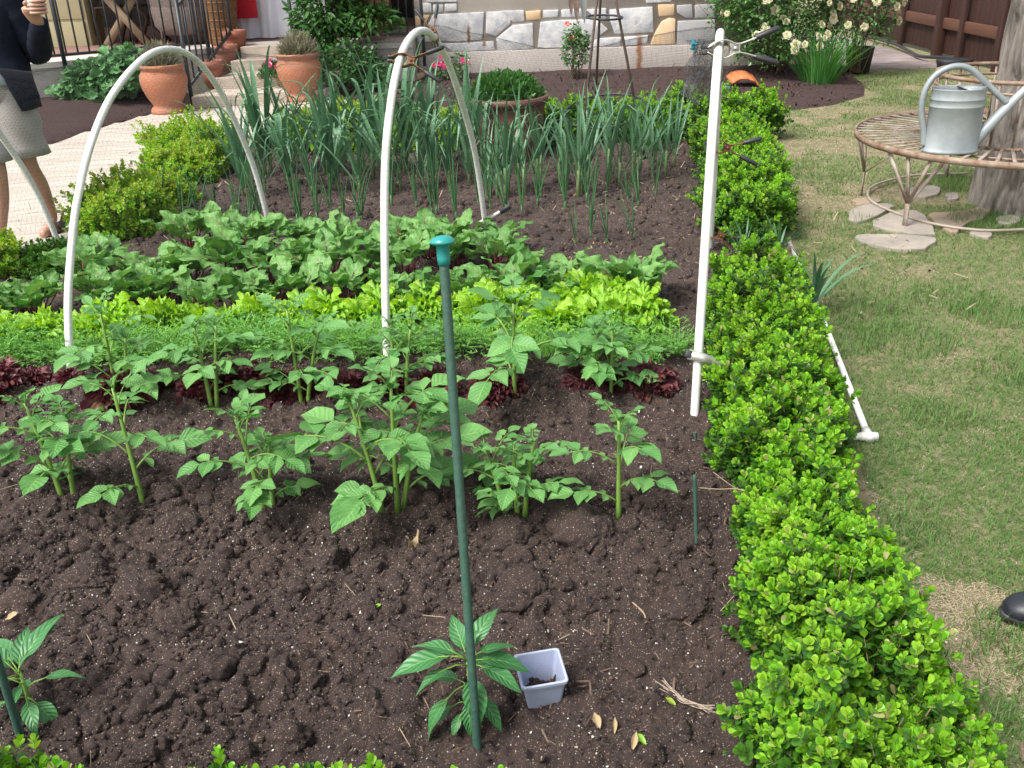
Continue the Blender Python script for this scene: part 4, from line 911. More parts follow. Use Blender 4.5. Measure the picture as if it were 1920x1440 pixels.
b_ = MB(); b_.tube(crom(np.array([at(1310, 920)+V3(0, 0, .01), at(1345, 945)+V3(0, 0, .05), at(1380, 962)+V3(0, 0, .08), at(1410, 985)+V3(0, 0, .1)]), 5), [.0015]*11+[.002]*5, 5)
b_.tube(crom(np.array([at(1335, 918)+V3(0, 0, .06), at(1370, 950)+V3(0, 0, .07), at(1405, 985)+V3(0, 0, .1)]), 5), .0014, 5); tag(b_.build('bare_branch', M_straw), 'bare dry branch sticking out of the hedge beside the short thin stake', 'branch')
M_clod = M_soil
def clodthing(px, py, r_, label, seed):
    import bmesh
    bm = bmesh.new(); bmesh.ops.create_icosphere(bm, subdivisions=5, radius=1)
    for v in bm.verts:
        c = v.co; n = float(fbm(np.array([c.x*1.3+seed+5]), np.array([c.y*1.3+c.z*1.7+9]), 4)[0]); n2 = float(fbm(np.array([c.x*6+seed+15]), np.array([c.y*6+c.z*5+9]), 3)[0])
        n3 = float(fbm(np.array([c.x*17+seed+15]), np.array([c.y*17+c.z*13+9]), 2)[0]); k_ = r_*(.55+.6*n+.38*n2+.2*n3); v.co = Vector((c.x*k_*1.2, c.y*k_, c.z*k_*.8))
    me = bpy.data.meshes.new('soil_clod'); bm.to_mesh(me); bm.free(); me.materials.append(M_clod)
    for p_ in me.polygons: p_.use_smooth = True
    o = bpy.data.objects.new('soil_clod', me); C.objects.link(o); p = G(px, py, .05); p[2] = soil_h(p[0], p[1]); o.location = (p[0], p[1]+.02, p[2]-r_*.12); o.rotation_euler = (0, 0, seed)
    return tag(o, label, 'soil clod', 'large soil clods')
clodthing(965, 1005, .068, 'large rounded soil clod under the low bushy potato plant right of the stake', 1)
clodthing(1100, 1005, .085, 'large soil clod left of the foot of the slender potato plant', 2)
clodthing(985, 1105, .055, 'lone large clod right of the stake, midway between potato row and pepper', 3)
clodthing(330, 985, .05, 'large clod at the front of the potato ridge on the left', 4)
clodthing(255, 1110, .06, 'big dark clod on the bare soil at left, in the rough strip', 5)
clodthing(160, 1100, .05, 'dark rounded clod left of the biggest clods at left', 6)
clodthing(1290, 1140, .05, 'clod in the soil close to the hedge, right of the bent pale twig', 7)

# white pipes by the hedge
b_root = thing('pipe_frame', 'two parallel white plastic pipes with a cross pipe, lying on the lawn by the hedge', 'pipe frame', (0, 0, 0))
a, b, c, d = G(1628, 818, .02), G(1590, 820, .02), G(1478, 450, .02), G(1455, 452, .02)
b = a + V3(-.105, .0, 0); c = a+(c-a); d = c+V3(-.11, 0, 0)
for q0, q1 in ((a, c), (b-V3(.0, -.02, 0), d)):
    b_ = MB(); b_.tube([q0, (q0+q1)/2+V3(.012, 0, 0), q1], .0115, 12); b_.build('pipe', M_pvc, b_root)
b_ = MB(); b_.tube([a+V3(.012, 0, 0), b-V3(.12, 0, 0)], .0118, 12); b_.build('cross_pipe', M_pvc, b_root)
b_ = MB(); b_.tube([a+V3(.03, -.004, 0), a+V3(-.03, 0, 0)], .0155, 12); b_.tube([a+V3(0, -.02, 0), a+(c-a)*.02], .0155, 12); b_.build('elbow', M_pvc, b_root)
# toe of a shoe at the right edge
sh = thing('shoe', 'black leather shoe on the dry lawn at the right picture edge', 'shoe', (1.215, 1.93, 0), -.10)
b_ = MB(); R = []
for x, w_, h_, z in ((0, .012, .012, .03), (.008, .028, .02, .034), (.03, .042, .028, .04), (.07, .05, .034, .045), (.12, .048, .042, .055), (.17, .042, .055, .068), (.22, .038, .062, .075), (.26, .034, .06, .075), (.275, .022, .05, .07)):
    R.append((V3(x, 0, z), w_, h_, V3(0, 1, 0), V3(0, 0, 1)))
b_.loft(R, 22); b_.build('upper', mat('black_leather', (.012, .014, .02), (.02, .022, .03), .45, scale=30, bump=.1), sh)
b_ = MB(); b_.loft([(V3(.13, 0, .012), .14, .052, V3(1, 0, 0), V3(0, 1, 0)), (V3(.13, 0, .030), .14, .052, V3(1, 0, 0), V3(0, 1, 0))], 28); b_.build('sole', M_blk, sh)
b_ = MB(); b_.tube([(.075+.012*math.cos(t*1.0), .047*math.sin(t), .045+.035*math.cos(t)) for t in np.linspace(-1.5, 1.5, 14)], .0016, 5); b_.build('toe_seam', M_blk, sh)

# ------------------------------------------------------------------ house and porch
M_stuc = mat('stucco', (.53, .48, .42), (.47, .42, .36), .9, scale=4, bump=.3, bscale=90)
def rustmat(name, c1, c2, spots, scale, bump):
    m = mat(name, c1, c2, .9, scale=scale, bump=bump, bscale=22); nt = m.node_tree; p = [n for n in nt.nodes if n.type == 'BSDF_PRINCIPLED'][0]; src = p.inputs['Base Color'].links[0].from_socket
    co = N(nt, 'ShaderNodeTexCoord').outputs['Object']; sp = N(nt, 'ShaderNodeSeparateXYZ'); L(nt, co, sp.inputs[0])
    nz = tex(nt, 'noise', 14, 4); nz2 = math_(nt, 'MULTIPLY', math_(nt, 'SUBTRACT', nz.outputs[0], .5), .06)
    xx = math_(nt, 'ADD', sp.outputs[0], nz2); col = src
    for x0, wd, z0, z1 in spots:
        a = math_(nt, 'ABSOLUTE', math_(nt, 'SUBTRACT', xx, x0)); k = math_(nt, 'SUBTRACT', 1., math_(nt, 'DIVIDE', a, wd)); k = math_(nt, 'MAXIMUM', k, 0.)
        zz_ = math_(nt, 'DIVIDE', math_(nt, 'SUBTRACT', z1, sp.outputs[2]), .12); zz_ = math_(nt, 'MINIMUM', math_(nt, 'MAXIMUM', zz_, 0.), 1.)
        k = math_(nt, 'MULTIPLY', k, math_(nt, 'MULTIPLY', math_(nt, 'GREATER_THAN', sp.outputs[2], z0), zz_)); k = math_(nt, 'MULTIPLY', k, math_(nt, 'ADD', tex(nt, 'noise', 25, 4).outputs[0], .25))
        k = math_(nt, 'MINIMUM', math_(nt, 'MULTIPLY', k, 1.6), .9); col = mixc(nt, k, col, (.22, .075, .02))
    L(nt, col, p.inputs['Base Color']); return m
def wx(px, py=90): return W(px, py, 12.5)[0]
rsp = [(wx(1198), .05, 0, .52), (wx(880), .025, .42, .68), (wx(908), .03, .38, .55)]
M_foot = rustmat('footing', (.46, .41, .37), (.40, .36, .33), rsp, 5, .3)
M_wst = rustmat('limestone', (.66, .645, .62), (.36, .365, .395), rsp, 9, 1.)
M_ost = mat('ochre_stone', (.58, .38, .19), (.62, .47, .32), .9, scale=5, bump=.4, bscale=20)
M_gst = mat('grey_stone', (.30, .30, .31), (.38, .37, .36), .9, scale=8, bump=.4, bscale=30)
house = thing('house_wall', 'stone and stucco house wall with rust-streaked footing at the back', 'house', (0, 0, 0))
b_ = MB(); b_.box((1.27, 12.638, 1.8), (4.6, .3, 3.6)); b_.build('wall', M_stuc, house)
b_ = MB(); b_.box((1.27, 12.49, .16), (4.6, .08, .33)); bev(b_.build('footing', M_foot, house), .01)
stones = [(0, (812, 27), (908, 22), (905, 74), (860, 78), (822, 76), (800, 52)), (0, (912, 22), (960, 20), (957, 45), (930, 68), (911, 62)), (0, (960, 47), (999, 43), (1001, 91), (934, 95), (930, 72)), (0, (826, 81), (926, 77), (928, 93), (850, 97)),
 (1, (985, 21), (1014, 19), (1014, 37), (988, 38)), (0, (1018, 19), (1047, 18), (1046, 33), (1018, 34)), (0, (1052, 18), (1090, 16), (1092, 32), (1053, 33)), (0, (1013, 41), (1055, 37), (1118, 36), (1140, 55), (1098, 86), (1008, 91)), (0, (1098, 18), (1137, 15), (1136, 36), (1120, 37)),
 (0, (1142, 18), (1223, 12), (1225, 61), (1152, 64), (1144, 40)), (0, (1102, 89), (1112, 72), (1164, 69), (1163, 87)), (0, (1168, 69), (1215, 65), (1213, 82), (1168, 86)), (1, (1233, 8), (1264, 8), (1264, 29), (1235, 31)), (1, (1240, 40), (1254, 33), (1266, 35), (1265, 82), (1219, 84), (1225, 66)),
 (2, (1268, 10), (1297, 8), (1299, 34), (1285, 34), (1269, 24)), (2, (1302, 9), (1340, 7), (1340, 33), (1303, 34)), (2, (1270, 39), (1340, 36), (1340, 82), (1269, 84)), (0, (1210, -12), (1262, -12), (1258, 4), (1211, 6)), (0, (800, -6), (855, -6), (858, 4), (801, 5)), (0, (834, 7), (857, 6), (857, 20), (835, 22)), (0, (812, 8), (831, 8), (831, 23), (813, 24)), (0, (790, 6), (809, 5), (810, 24), (793, 24)), (1, (778, 30), (806, 28), (797, 50), (780, 52)), (0, (780, 56), (798, 54), (820, 77), (784, 80)), (0, (940, 20), (982, 19), (984, 40), (962, 42))]
import bmesh
def prism_stone(pts, m, parent, name='stone'):
    bm = bmesh.new(); Q = [W(x, y, 12.51) for x, y in pts]; c = sum(Q)/len(Q); fr_, bk = [], []
    for q in Q:
        d = q-c; q = c+d*1.0; bk.append(bm.verts.new((q[0], 12.53, q[2])))
    f = bm.faces.new(bk); r_ = bmesh.ops.extrude_face_region(bm, geom=[f]); ex = [v for v in r_['geom'] if isinstance(v, bmesh.types.BMVert)]
    for v in ex: v.co.y = 12.472+random.uniform(-.008, .006)
    bmesh.ops.recalc_face_normals(bm, faces=bm.faces[:])
    me = bpy.data.meshes.new(name); bm.to_mesh(me); bm.free(); me.materials.append(m); o = bpy.data.objects.new(name, me); C.objects.link(o); o.parent = parent; bev(o, .010, 2)
    for p_ in me.polygons: p_.use_smooth = True
for mi, *pts in stones: prism_stone(pts, (M_wst, M_ost, M_gst)[mi], house)
# porch
M_conc = mat('porch_concrete', (.50, .46, .42), (.42, .38, .35), .85, scale=4, bump=.3, bscale=60)
M_step = mat('limestone_step', (.56, .48, .40), (.40, .33, .27), .85, scale=6, bump=.6, bscale=30)
M_redfl = mat('porch_floor', (.30, .17, .14), (.24, .14, .12), .8, scale=6)
porch = thing('porch', 'raised concrete porch with pale coping left of the stone steps', 'porch', (0, 0, 0)); PZ = .50
def slab(name, pts, z0, z1, m, parent):
    bm = bmesh.new(); f = bm.faces.new([bm.verts.new((p[0], p[1], z0)) for p in pts]); r_ = bmesh.ops.extrude_face_region(bm, geom=[f])
    for v in r_['geom']:
        if isinstance(v, bmesh.types.BMVert): v.co.z = z1
    bmesh.ops.recalc_face_normals(bm, faces=bm.faces[:]); me = bpy.data.meshes.new(name); bm.to_mesh(me); bm.free(); me.materials.append(m); o = bpy.data.objects.new(name, me); C.objects.link(o)
    if parent: o.parent = parent
    return bev(o, .006) if name == 'step' else o
pl, pr = V3(-7.2, 9.95), V3(-3.45, 11.75)
pl = G(75, 118, PZ); pr = V3(-3.5, 12.05, PZ); pd = nrm((pr-pl)*V3(1, 1, 0)); pl = pl-pd*2.5; pr = flat(pr)
slab('base', [pl, pr, V3(-3.3, 12.30), V3(-1.7, 12.48), V3(-1.7, 12.0), V3(-1.05, 12.0), V3(-1.05, 16.0), V3(-9, 16.0)], 0, PZ-.06, M_conc, porch)
slab('coping', [pl+V3(0, -.03), pr+V3(0, -.03), V3(-3.3, 12.27), V3(-1.7, 12.45), V3(-1.7, 11.96), V3(-1.055, 11.96), V3(-1.055, 12.7), V3(-3.3, 12.7), V3(-3.7, 12.5), pl+V3(0, .5)], PZ-.058, PZ, mat('coping_stone', (.62, .58, .53), (.55, .50, .46), .8, scale=5), porch)
slab('floor', [pl+V3(-.002, .503), V3(-3.7, 12.504), V3(-3.3, 12.704), V3(-1.055, 12.704), V3(-1.055, 15.9), V3(-9, 15.9)], PZ-.058, PZ-.004, M_redfl, porch)
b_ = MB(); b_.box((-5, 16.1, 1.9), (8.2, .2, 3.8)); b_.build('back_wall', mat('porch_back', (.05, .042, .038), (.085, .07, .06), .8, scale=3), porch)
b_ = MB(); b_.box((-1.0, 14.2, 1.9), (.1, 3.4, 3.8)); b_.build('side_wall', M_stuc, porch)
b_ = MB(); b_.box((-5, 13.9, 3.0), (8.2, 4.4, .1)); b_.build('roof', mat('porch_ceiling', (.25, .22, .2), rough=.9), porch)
steps = thing('stone_steps', 'pale limestone steps leading up to the porch between clay pots', 'steps', (0, 0, 0))
s0 = G(362, 204); s1 = G(600, 190); rowd = nrm((s1-s0)*V3(1, 1, 0)); bk_ = nrm(V3(.17, .985, 0)); wS = 1.42; SO = (0, .50, 1.0, 1.32); SD = (.56, .56, .40, .22)
for k in range(4):
    o = s0+bk_*SO[k] + rowd*(.0 if k == 0 else .04); e = o+rowd*wS
    slab('step', [flat(o), flat(e), flat(e+bk_*SD[k]), flat(o+bk_*SD[k])], .125*k-(.004 if k else 0), .125*(k+1)-(.003 if k == 3 else 0), M_step, steps)
# railings
M_iron = mat('black_iron', (.018, .022, .028), (.03, .034, .04), .45, scale=30)
def railing(name, a, b, z0, z1, n, label, posts, drop=0., nrail=2):
    root = thing(name, label, 'railing', (0, 0, 0), 0, 'iron railings of the porch'); a = np.asarray(a, float); b = np.asarray(b, float)
    for z in (z0+.09, z1):
        m_ = MB(); m_.bar(a+V3(0, 0, z), b+V3(0, 0, z), .028, .028); m_.build('rail', M_iron, root)
    for t in posts:
        p = a+(b-a)*t; m_ = MB(); m_.box(p+V3(0, 0, (z0-drop+z1)/2), (.036, .036, z1-z0+drop+.06)); m_.build('post', M_iron, root)
    for k in range(1, n):
        p = a+(b-a)*k/n
        m_ = MB(); m_.bar(p+V3(0, 0, z0+.1), p+V3(0, 0, z1-.01), .014, .014); m_.build('baluster', M_iron, root)
    return root
ra = flat(pl)+pd*.7+V3(.05, -.07, 0); rb = flat(pr)+V3(.05, -.07, 0)
tc_ = np.linspace(0, 1, 400); tq = tc_[np.argmax(nrm(ra+(rb-ra)*tc_[:, None]+V3(0, 0, PZ-H)) @ nrm(ray(120, 112)))]
railing('porch_railing', ra, rb, PZ-.02, PZ+.95, 30, 'black iron railing along the left part of the porch', (0, tq, 1), .13)
# sloped stair railing
srt = thing('stair_railing', 'black iron handrail climbing the left side of the steps', 'railing', (0, 0, 0), 0, 'iron railings of the porch')
sa = flat(G(362, 200)); sbp = sa+bk_*1.25+V3(.0, 0, .46)
for z in (.22, 1.03):
    m_ = MB(); m_.bar(sa+V3(0, 0, z), sbp+V3(0, 0, z), .028, .028); m_.build('rail', M_iron, srt)
for p, z in ((sa, 0), (sbp, 0)): m_ = MB(); m_.box(p+V3(0, 0, .56), (.036, .036, 1.16) if z == 0 else (.036, .036, 1.16)); m_.build('post', M_iron, srt)
for k in range(1, 9): p = sa+(sbp-sa)*k/9; m_ = MB(); m_.bar(p+V3(0, 0, .22), p+V3(0, 0, 1.03), .014, .014); m_.build('baluster', M_iron, srt)
rc = flat(G(585, 55, PZ+.1))*V3(1, 0, 0)+V3(0, 12.0, 0); rd_ = V3(W(792, 50, 12.05)[0], 12.05, 0)
rc = V3(W(548, 50, 12.0)[0], 11.98, 0)
railing('porch_railing', rc, rd_, PZ, PZ+.95, 17, 'black iron railing right of the steps, half hidden by the climbing shrub', (0, 1), .25)

# ------------------------------------------------------------------ pots on and around the steps
M_terr = mat('terracotta', (.40, .145, .07), (.30, .145, .095), .8, scale=4, bump=.3, bscale=40, speck=(34, .12, (.46, .27, .19)))
M_terd = mat('terracotta_rough', (.34, .12, .075), (.28, .115, .08), .85, scale=8, bump=.2)
M_dry = leafmat('dry_lavender', (.16, .155, .10), (.30, .27, .18), trans=.1, rough=.7)
M_dryg = leafmat('lavender_green', (.07, .12, .055), (.14, .18, .09), trans=.15, rough=.6)
def bushy(mb, n, r0, h, seed, ln=(.05, .11), wd=.012, z0=0., mi=0, el=(.3, 1.4), t=None):
    r = np.random.default_rng(seed); a = r.uniform(0, 2*PI, n); e = np.arcsin(r.random(n)); q = r.uniform(.55, 1.05, n)
    T = np.stack([r0*q*np.cos(e)*np.cos(a), r0*q*np.cos(e)*np.sin(a), z0+h*q*np.sin(e)], -1); d = nrm(np.stack([np.cos(e)*np.cos(a), np.cos(e)*np.sin(a), np.sin(e)+.5], -1)+r.normal(0, .35, (n, 3)))
    l_ = r.uniform(*ln, n); mb.stamp(t or blade, frame(d, r.normal(0, 1, (n, 3)))*np.stack([l_*0+wd if t is None else l_, l_, l_], -1)[:, None, :], T-d*(l_*.3)[:, None], mi)
def urn(px, py, label, s, seed):
    p = G(px, py); p[2] = .012; root = thing('terracotta_urn', label, 'flower pot', p, 0, 'terracotta urns on the path'); m_ = MB()
    m_.lathe(np.array([(0, 0), (.17, 0), (.175, .03), (.165, .055), (.140, .075), (.145, .095), (.19, .17), (.225, .26), (.236, .33), (.228, .385), (.205, .42), (.200, .435), (.222, .455), (.228, .475), (.215, .487), (.19, .48), (.18, .42), (0, .42)])*s, 40); o = m_.build('urn', M_terr, root)
    f_ = MB(); bushy(f_, 1500, .21*s, .26*s, seed, (.04, .10), .008, .43*s, 0); bushy(f_, 800, .19*s, .18*s, seed+1, (.04, .09), .010, .42*s, 1)
    for k in range(60):
        a = random.uniform(0, 6.28); e = random.uniform(.5, 1.5); d = V3(math.cos(a)*math.cos(e), math.sin(a)*math.cos(e), math.sin(e)); f_.tube([V3(0, 0, .41*s)+d*.03, V3(0, 0, .41*s)+d*.25*s], [.003, .0012], 4, 0)
    f_.build('foliage', [M_dry, M_dryg], root); return root
urn(318, 214, 'bulging terracotta urn with dry lavender at the left corner of the steps', 1.02, 1)
urn(568, 191, 'bulging terracotta urn with dry lavender in front of the steps on the right', 1.04, 5)
def flowerpot(pos, r0, h, label, m=None, stick=True):
    root = thing('clay_pot', label, 'flower pot', pos, 0, 'clay pots on the steps'); m_ = MB()
    m_.lathe([(0, 0), (r0*.66, 0), (r0*.9, h*.72), (r0*.9, h*.725), (r0, h*.73), (r0*1.03, h), (r0*.92, h), (r0*.86, h*.85), (0, h*.85)], 32); m_.build('pot', m or M_terd, root); return root
def step_pos(px, py, k): p = G(px, py, .125*(k+1)); return p
for px, py, k, r0, h, lab in ((402, 165, 0, .135, .30, 'empty clay pot on the lowest step'), (428, 132, 1, .145, .29, 'empty clay pot on the second step, between two others'), (444, 106, 2, .15, .30, 'empty clay pot on the third step by the wicker basket')):
    p = step_pos(px, py, k); rt = flowerpot(p, r0, h, lab)
    m_ = MB()
    for j in range(8): a = random.uniform(0, 6.28); m_.tube([(r0*.4*math.cos(a), r0*.4*math.sin(a), h*.85), (r0*.6*math.cos(a+1), r0*.6*math.sin(a+1), h*1.12)], [.004, .001], 4)
    m_.build('dry_stalks', M_straw, rt)
M_pet = leafmat('petunia_leaf', (.06, .15, .04), (.12, .22, .07), trans=.2); M_pink = leafmat('petunia_bloom', (.55, .03, .14), (.72, .07, .22), trans=.2, rough=.5, c3=(.8, .76, .78))
SM = leaf_t(2, 2, .6, .5, .15, .2)
PETAL = leaf_t(3, 2, .9, .6, .2, .2, blunt=.8)
def bloom_mesh(mb, c, n, s, seed, mi=0, layers=2):
    r = np.random.default_rng(seed); D, Nn, S = [], [], []; n = nrm(n)
    u = nrm(np.cross(n, V3(.3, .2, .9))); v = np.cross(n, u)
    for l_ in range(layers):
        for k in range(6):
            a = k*PI/3+l_*.5+r.normal(0, .1); o = u*math.cos(a)+v*math.sin(a); op_ = (1.15-.35*l_) if layers < 4 else 1.35-.27*l_; D.append(o*math.sin(op_)+n*math.cos(op_)); Nn.append(n*math.sin(op_)-o*math.cos(op_)); S.append(s*(1-.14*l_))
    mb.stamp(PETAL, frame(np.array(D), np.array(Nn))*np.array(S)[:, None, None], np.tile(np.asarray(c, float), (len(D), 1)), mi)
p = step_pos(528, 163, 0); rt = flowerpot(p+V3(.02, .03, 0), .095, .19, 'small clay pot of pink and white petunias on the lowest step', M_terr); f_ = MB(); bushy(f_, 900, .20, .17, 11, (.03, .05), .01, .10, 0, t=SM); 
f_.v = [v+V3(-.07, 0, 0) for v in f_.v]; f_.build('foliage', M_pet, rt)
for k in range(16):
    a = random.uniform(0, 6.28); e = random.uniform(.2, 1.4); d = V3(math.cos(a)*math.cos(e), math.sin(a)*math.cos(e)-.3, math.sin(e)); m_ = MB(); bloom_mesh(m_, V3(-.07, 0, .11)+d*V3(.2, .2, .19), d, .035, k); m_.build('bloom', M_pink, rt)
# climbing shrub right of the steps, and the mallow left of them
M_vine = leafmat('shrub_leaf', (.028, .10, .022), (.075, .19, .04), trans=.2, rough=.4, vein=(.12, .25, .07), veinmix=.4)
LANC = leaf_t(3, 2, .36, .45, .25, .2)
def shrubthing(name, label, cat, pos, blobs, m, t, seed, ln, group=None, stems=12):
    root = thing(name, label, cat, pos, 0, group); f_ = MB(); s_ = MB(); r = np.random.default_rng(seed)
    for k, (x, y, z, rx, rz_, n) in enumerate(blobs):
        for sh_, nn_ in ((1., n), (.7, n//2)):
            a = r.uniform(0, 2*PI, nn_); e = np.arcsin(r.uniform(-.6, 1, nn_)); lump = (1+.35*(fbm(np.cos(a)*2+k*3+seed, np.sin(a)*2+e*1.5, 3)-.5)*2)*r.uniform(.8, 1.08, nn_)*sh_
            T = np.stack([x+rx*lump*np.cos(e)*np.cos(a), y+rx*lump*np.cos(e)*np.sin(a), np.maximum(z+rz_*lump*np.sin(e), .02)], -1); d = nrm(np.stack([np.cos(e)*np.cos(a), np.cos(e)*np.sin(a), np.sin(e)*.5-.05], -1)+r.normal(0, .45, (nn_, 3)))
            l_ = r.uniform(*ln, nn_); f_.stamp(t, frame(d, r.normal(0, .45, (nn_, 3))+V3(0, -.15, 1))*l_[:, None, None], T-d*(l_*.4)[:, None])
        for j in range(stems):
            q = V3(x+r.normal(0, rx*.45), y+r.normal(0, rx*.45), z+r.uniform(-.2, .7)*rz_); s_.tube([V3(r.normal(0, .05), r.normal(0, .05), 0), q*V3(.6, .6, .5), q], [.007, .005, .0025], 5)
    f_.build('foliage', m, root); s_.build('stems', M_twig, root); return root
vp = G(640, 172); shrubthing('climbing_shrub', 'tall dark green lance-leaved shrub climbing the railing right of the steps', 'shrub', (vp[0]+.02, 11.75, 0), [(-.12, .1, .9, .38, .45, 900), (.1, .15, 1.3, .45, .35, 900), (-.28, .05, .55, .25, .35, 450), (.35, .1, .75, .35, .2, 420)], M_vine, LANC, 3, (.07, .13))
shrubthing('leafy_shrub', 'low dark green round-leaved shrub at the foot of the climbing shrub beside the urn', 'shrub', (vp[0]+.08, 11.55, 0), [(0, 0, .3, .42, .3, 1300), (.25, 0, .2, .28, .2, 500)], M_vine, SM, 5, (.045, .075))
MALL = leaf_t(6, 6, 1.1, .5, .25, .15, ruff=.7, rfreq=1.6, seed=77, blunt=.7, base=.3)
mp = G(222, 182, .1); shrubthing('mallow_shrub', 'broad-leaved green mallow shrub in the mulch left of the lavender urn', 'shrub', (mp[0], mp[1]-.12, .09), [(-.05, 0, .20, .42, .22, 300), (.18, .0, .28, .34, .24, 240), (-.3, -.05, .12, .26, .15, 130)], leafmat('mallow_leaf', (.06, .18, .05), (.12, .28, .10), vein=(.2, .36, .15), veinw=.02, side=4, trans=.2, veinmix=.5), MALL, 7, (.085, .14))

# things on the porch
def onw(px, py, Y): return W(px, py, Y)
M_crm = mat('cream_board', (.50, .45, .27), (.46, .41, .24), .6, scale=5); M_dkw = mat('dark_wood', (.06, .032, .02), (.035, .02, .014), .6, scale=10, stretch=(1, 1, .2)); M_tan2 = mat('tan_wood', (.30, .23, .15), (.24, .18, .11), .7, scale=10)
Yc = 12.9; c0 = onw(88, 76, Yc); c1 = onw(152, -20, Yc); cab = thing('cream_cabinet', 'cream cabinet with two wide drawers behind the porch railing', 'cabinet', (0, 0, 0))
m_ = MB(); cx_ = (c0[0]+c1[0])/2-.25; m_.box((cx_, Yc+.25, .78), (c1[0]-c0[0]+.5, .5, .7)); bev(m_.build('carcass', M_crm, cab), .01)
for z in (.62, .98): m_ = MB(); m_.box((cx_, Yc-.012, z), (c1[0]-c0[0]+.44, .024, .33)); bev(m_.build('drawer', M_crm, cab), .008)
for x in (-.28, .28): m_ = MB(); m_.box((cx_+x, Yc+.1, .48), (.06, .06, .1)); m_.build('foot', M_tan2, cab)
tb = thing('porch_table', 'pale round-edged table on crossed tan legs behind the railing', 'table', (0, 0, 0)); t0 = onw(165, 8, 12.6); t1 = onw(270, 8, 12.6); tc = (t0+t1)/2
m_ = MB(); m_.box((tc[0], 12.85, 1.2), (t1[0]-t0[0]+.1, .6, .05)); bev(m_.build('tabletop', mat('pale_top', (.5, .52, .5), rough=.4), tb), .02)
for sg in (-1, 1):
    m_ = MB(); m_.bar(V3(tc[0]-sg*.28, 12.75+.05*sg, PZ), V3(tc[0]+sg*.25, 12.8+.05*sg, 1.18), .05, .09); m_.build('leg', M_tan2, tb)
def chair(px, rz, label, white=False):
    p = onw(px, 60, 13.1); root = thing('folding_chair', label, 'chair', (p[0], 13.1, PZ-.004), rz, 'dark wooden chairs on the porch')
    m_ = MB()
    for k in range(6): m_.box((0, -.18+.07*k, .44), (.42, .055, .02))
    m_.build('seat', M_dkw, root); m_ = MB()
    for k in range(5): m_.box((-.16+.08*k, .22+.04, .72), (.045, .015, .42))
    m_.build('backrest', M_dkw, root)
    for sg in (-1, 1):
        for (y0, y1, z1) in ((-.22, .24, .95), (.22, -.2, .44)): m_ = MB(); m_.bar((sg*.21, y0, 0), (sg*.21, y1, z1), .03, .04); m_.build('leg', M_dkw, root)
    m_ = MB(); m_.box((0, .25, .94), (.44, .03, .07)); m_.build('top_rail', M_dkw, root); return root
chair(215, .5, 'dark slatted folding chair by the pale table'); chair(270, -.6, 'dark folding chair with its slatted seat turned to the red cloth')
Yt = 13.0; a0 = onw(432, 74, Yt); a1 = onw(592, 74, Yt); tcl = MB(); nx = 90; nz = 14
xs = np.linspace(a0[0]-.05, a1[0]+.15, nx); zs = np.linspace(PZ+.01, PZ+.78, nz); X, Z = np.meshgrid(xs, zs, indexing='ij'); u = (Z-PZ)/.78
Yv = Yt+.10-.10*(1-u)*(.55+.5*np.sin(X*21+.6*np.sin(Z*3)))-.02*np.sin(X*47)*(1-u); v = np.stack([X, Yv, Z], -1).reshape(-1, 3)
i = np.arange(nx-1)[:, None]; j = np.arange(nz-1)[None]; tcl.add(v, np.stack(np.broadcast_arrays(i*nz+j, (i+1)*nz+j, (i+1)*nz+j+1, i*nz+j+1), -1).reshape(-1, 4)); tcl.box(((xs[0]+xs[-1])/2, Yt+.5, PZ+.78), (xs[-1]-xs[0], .85, .02))
tag(tcl.build('white_tablecloth', mat('white_cloth', (.78, .79, .84), (.74, .75, .82), .8, scale=6)), 'white floor-length tablecloth falling in folds above the steps', 'tablecloth')
rcl = MB(); b0 = onw(450, 50, Yt-.12); b1 = onw(474, 0, Yt-.12); rcl.box(((b0[0]+b1[0])/2-.12, Yt-.09, PZ+.56), (b1[0]-b0[0]+.30, .02, .60)); tag(bev(rcl.build('red_cloth', mat('red_cloth', (.52, .012, .03), (.45, .012, .025), .8, scale=8)), .005), 'red cloth hanging over the left end of the white tablecloth', 'cloth')
M_wick = mat('wicker', (.30, .15, .05), (.14, .065, .022), .7, scale=40, bump=.8, bscale=70, stretch=(.6, .6, 3)); M_wickg = mat('grey_wicker', (.20, .16, .14), (.12, .095, .085), .8, scale=40, bump=.8, bscale=70, stretch=(.6, .6, 3))
wp = onw(418, 92, 12.45); bk = thing('wicker_basket', 'tall tapered brown wicker basket at the top of the steps', 'basket', (wp[0], 12.55, PZ)); m_ = MB(); m_.lathe([(0, 0), (.15, 0), (.17, .02), (.24, .75), (.25, .78), (.235, .78), (.16, .05), (0, .05)], 28); m_.build('basket', M_wick, bk)
for k in range(7): m_ = MB(); z = .08+.1*k; m_.tube([((.172+.094*z)*math.cos(a), (.172+.094*z)*math.sin(a), z) for a in np.linspace(0, 2*PI, 28, endpoint=False)], .008, 5, closed=True); m_.build('band', M_wick, bk)
wc = onw(345, 70, 12.7); ch = thing('wicker_chair', 'rounded grey-brown wicker armchair behind the left railing', 'chair', (wc[0], 12.75, PZ-.004)); m_ = MB(); a = np.linspace(.15*PI, .85*PI, 20)+PI
m_.loft([(V3(0, 0, .12), .26, .24, V3(1, 0, 0), V3(0, 1, 0)), (V3(0, 0, .22), .34, .30, V3(1, 0, 0), V3(0, 1, 0)), (V3(0, 0, .42), .36, .32, V3(1, 0, 0), V3(0, 1, 0)), (V3(0, 0, .5), .33, .30, V3(1, 0, 0), V3(0, 1, 0))], 24); m_.build('seat', M_wickg, ch)
m_ = MB(); rg = []
for z, r0 in ((.4, .34), (.6, .38), (.8, .40), (.98, .36)): rg.append([(r0*math.cos(t), -r0*math.sin(t)*.9*-1*-1, z+.0) for t in np.linspace(-.25, PI+.25, 24)])
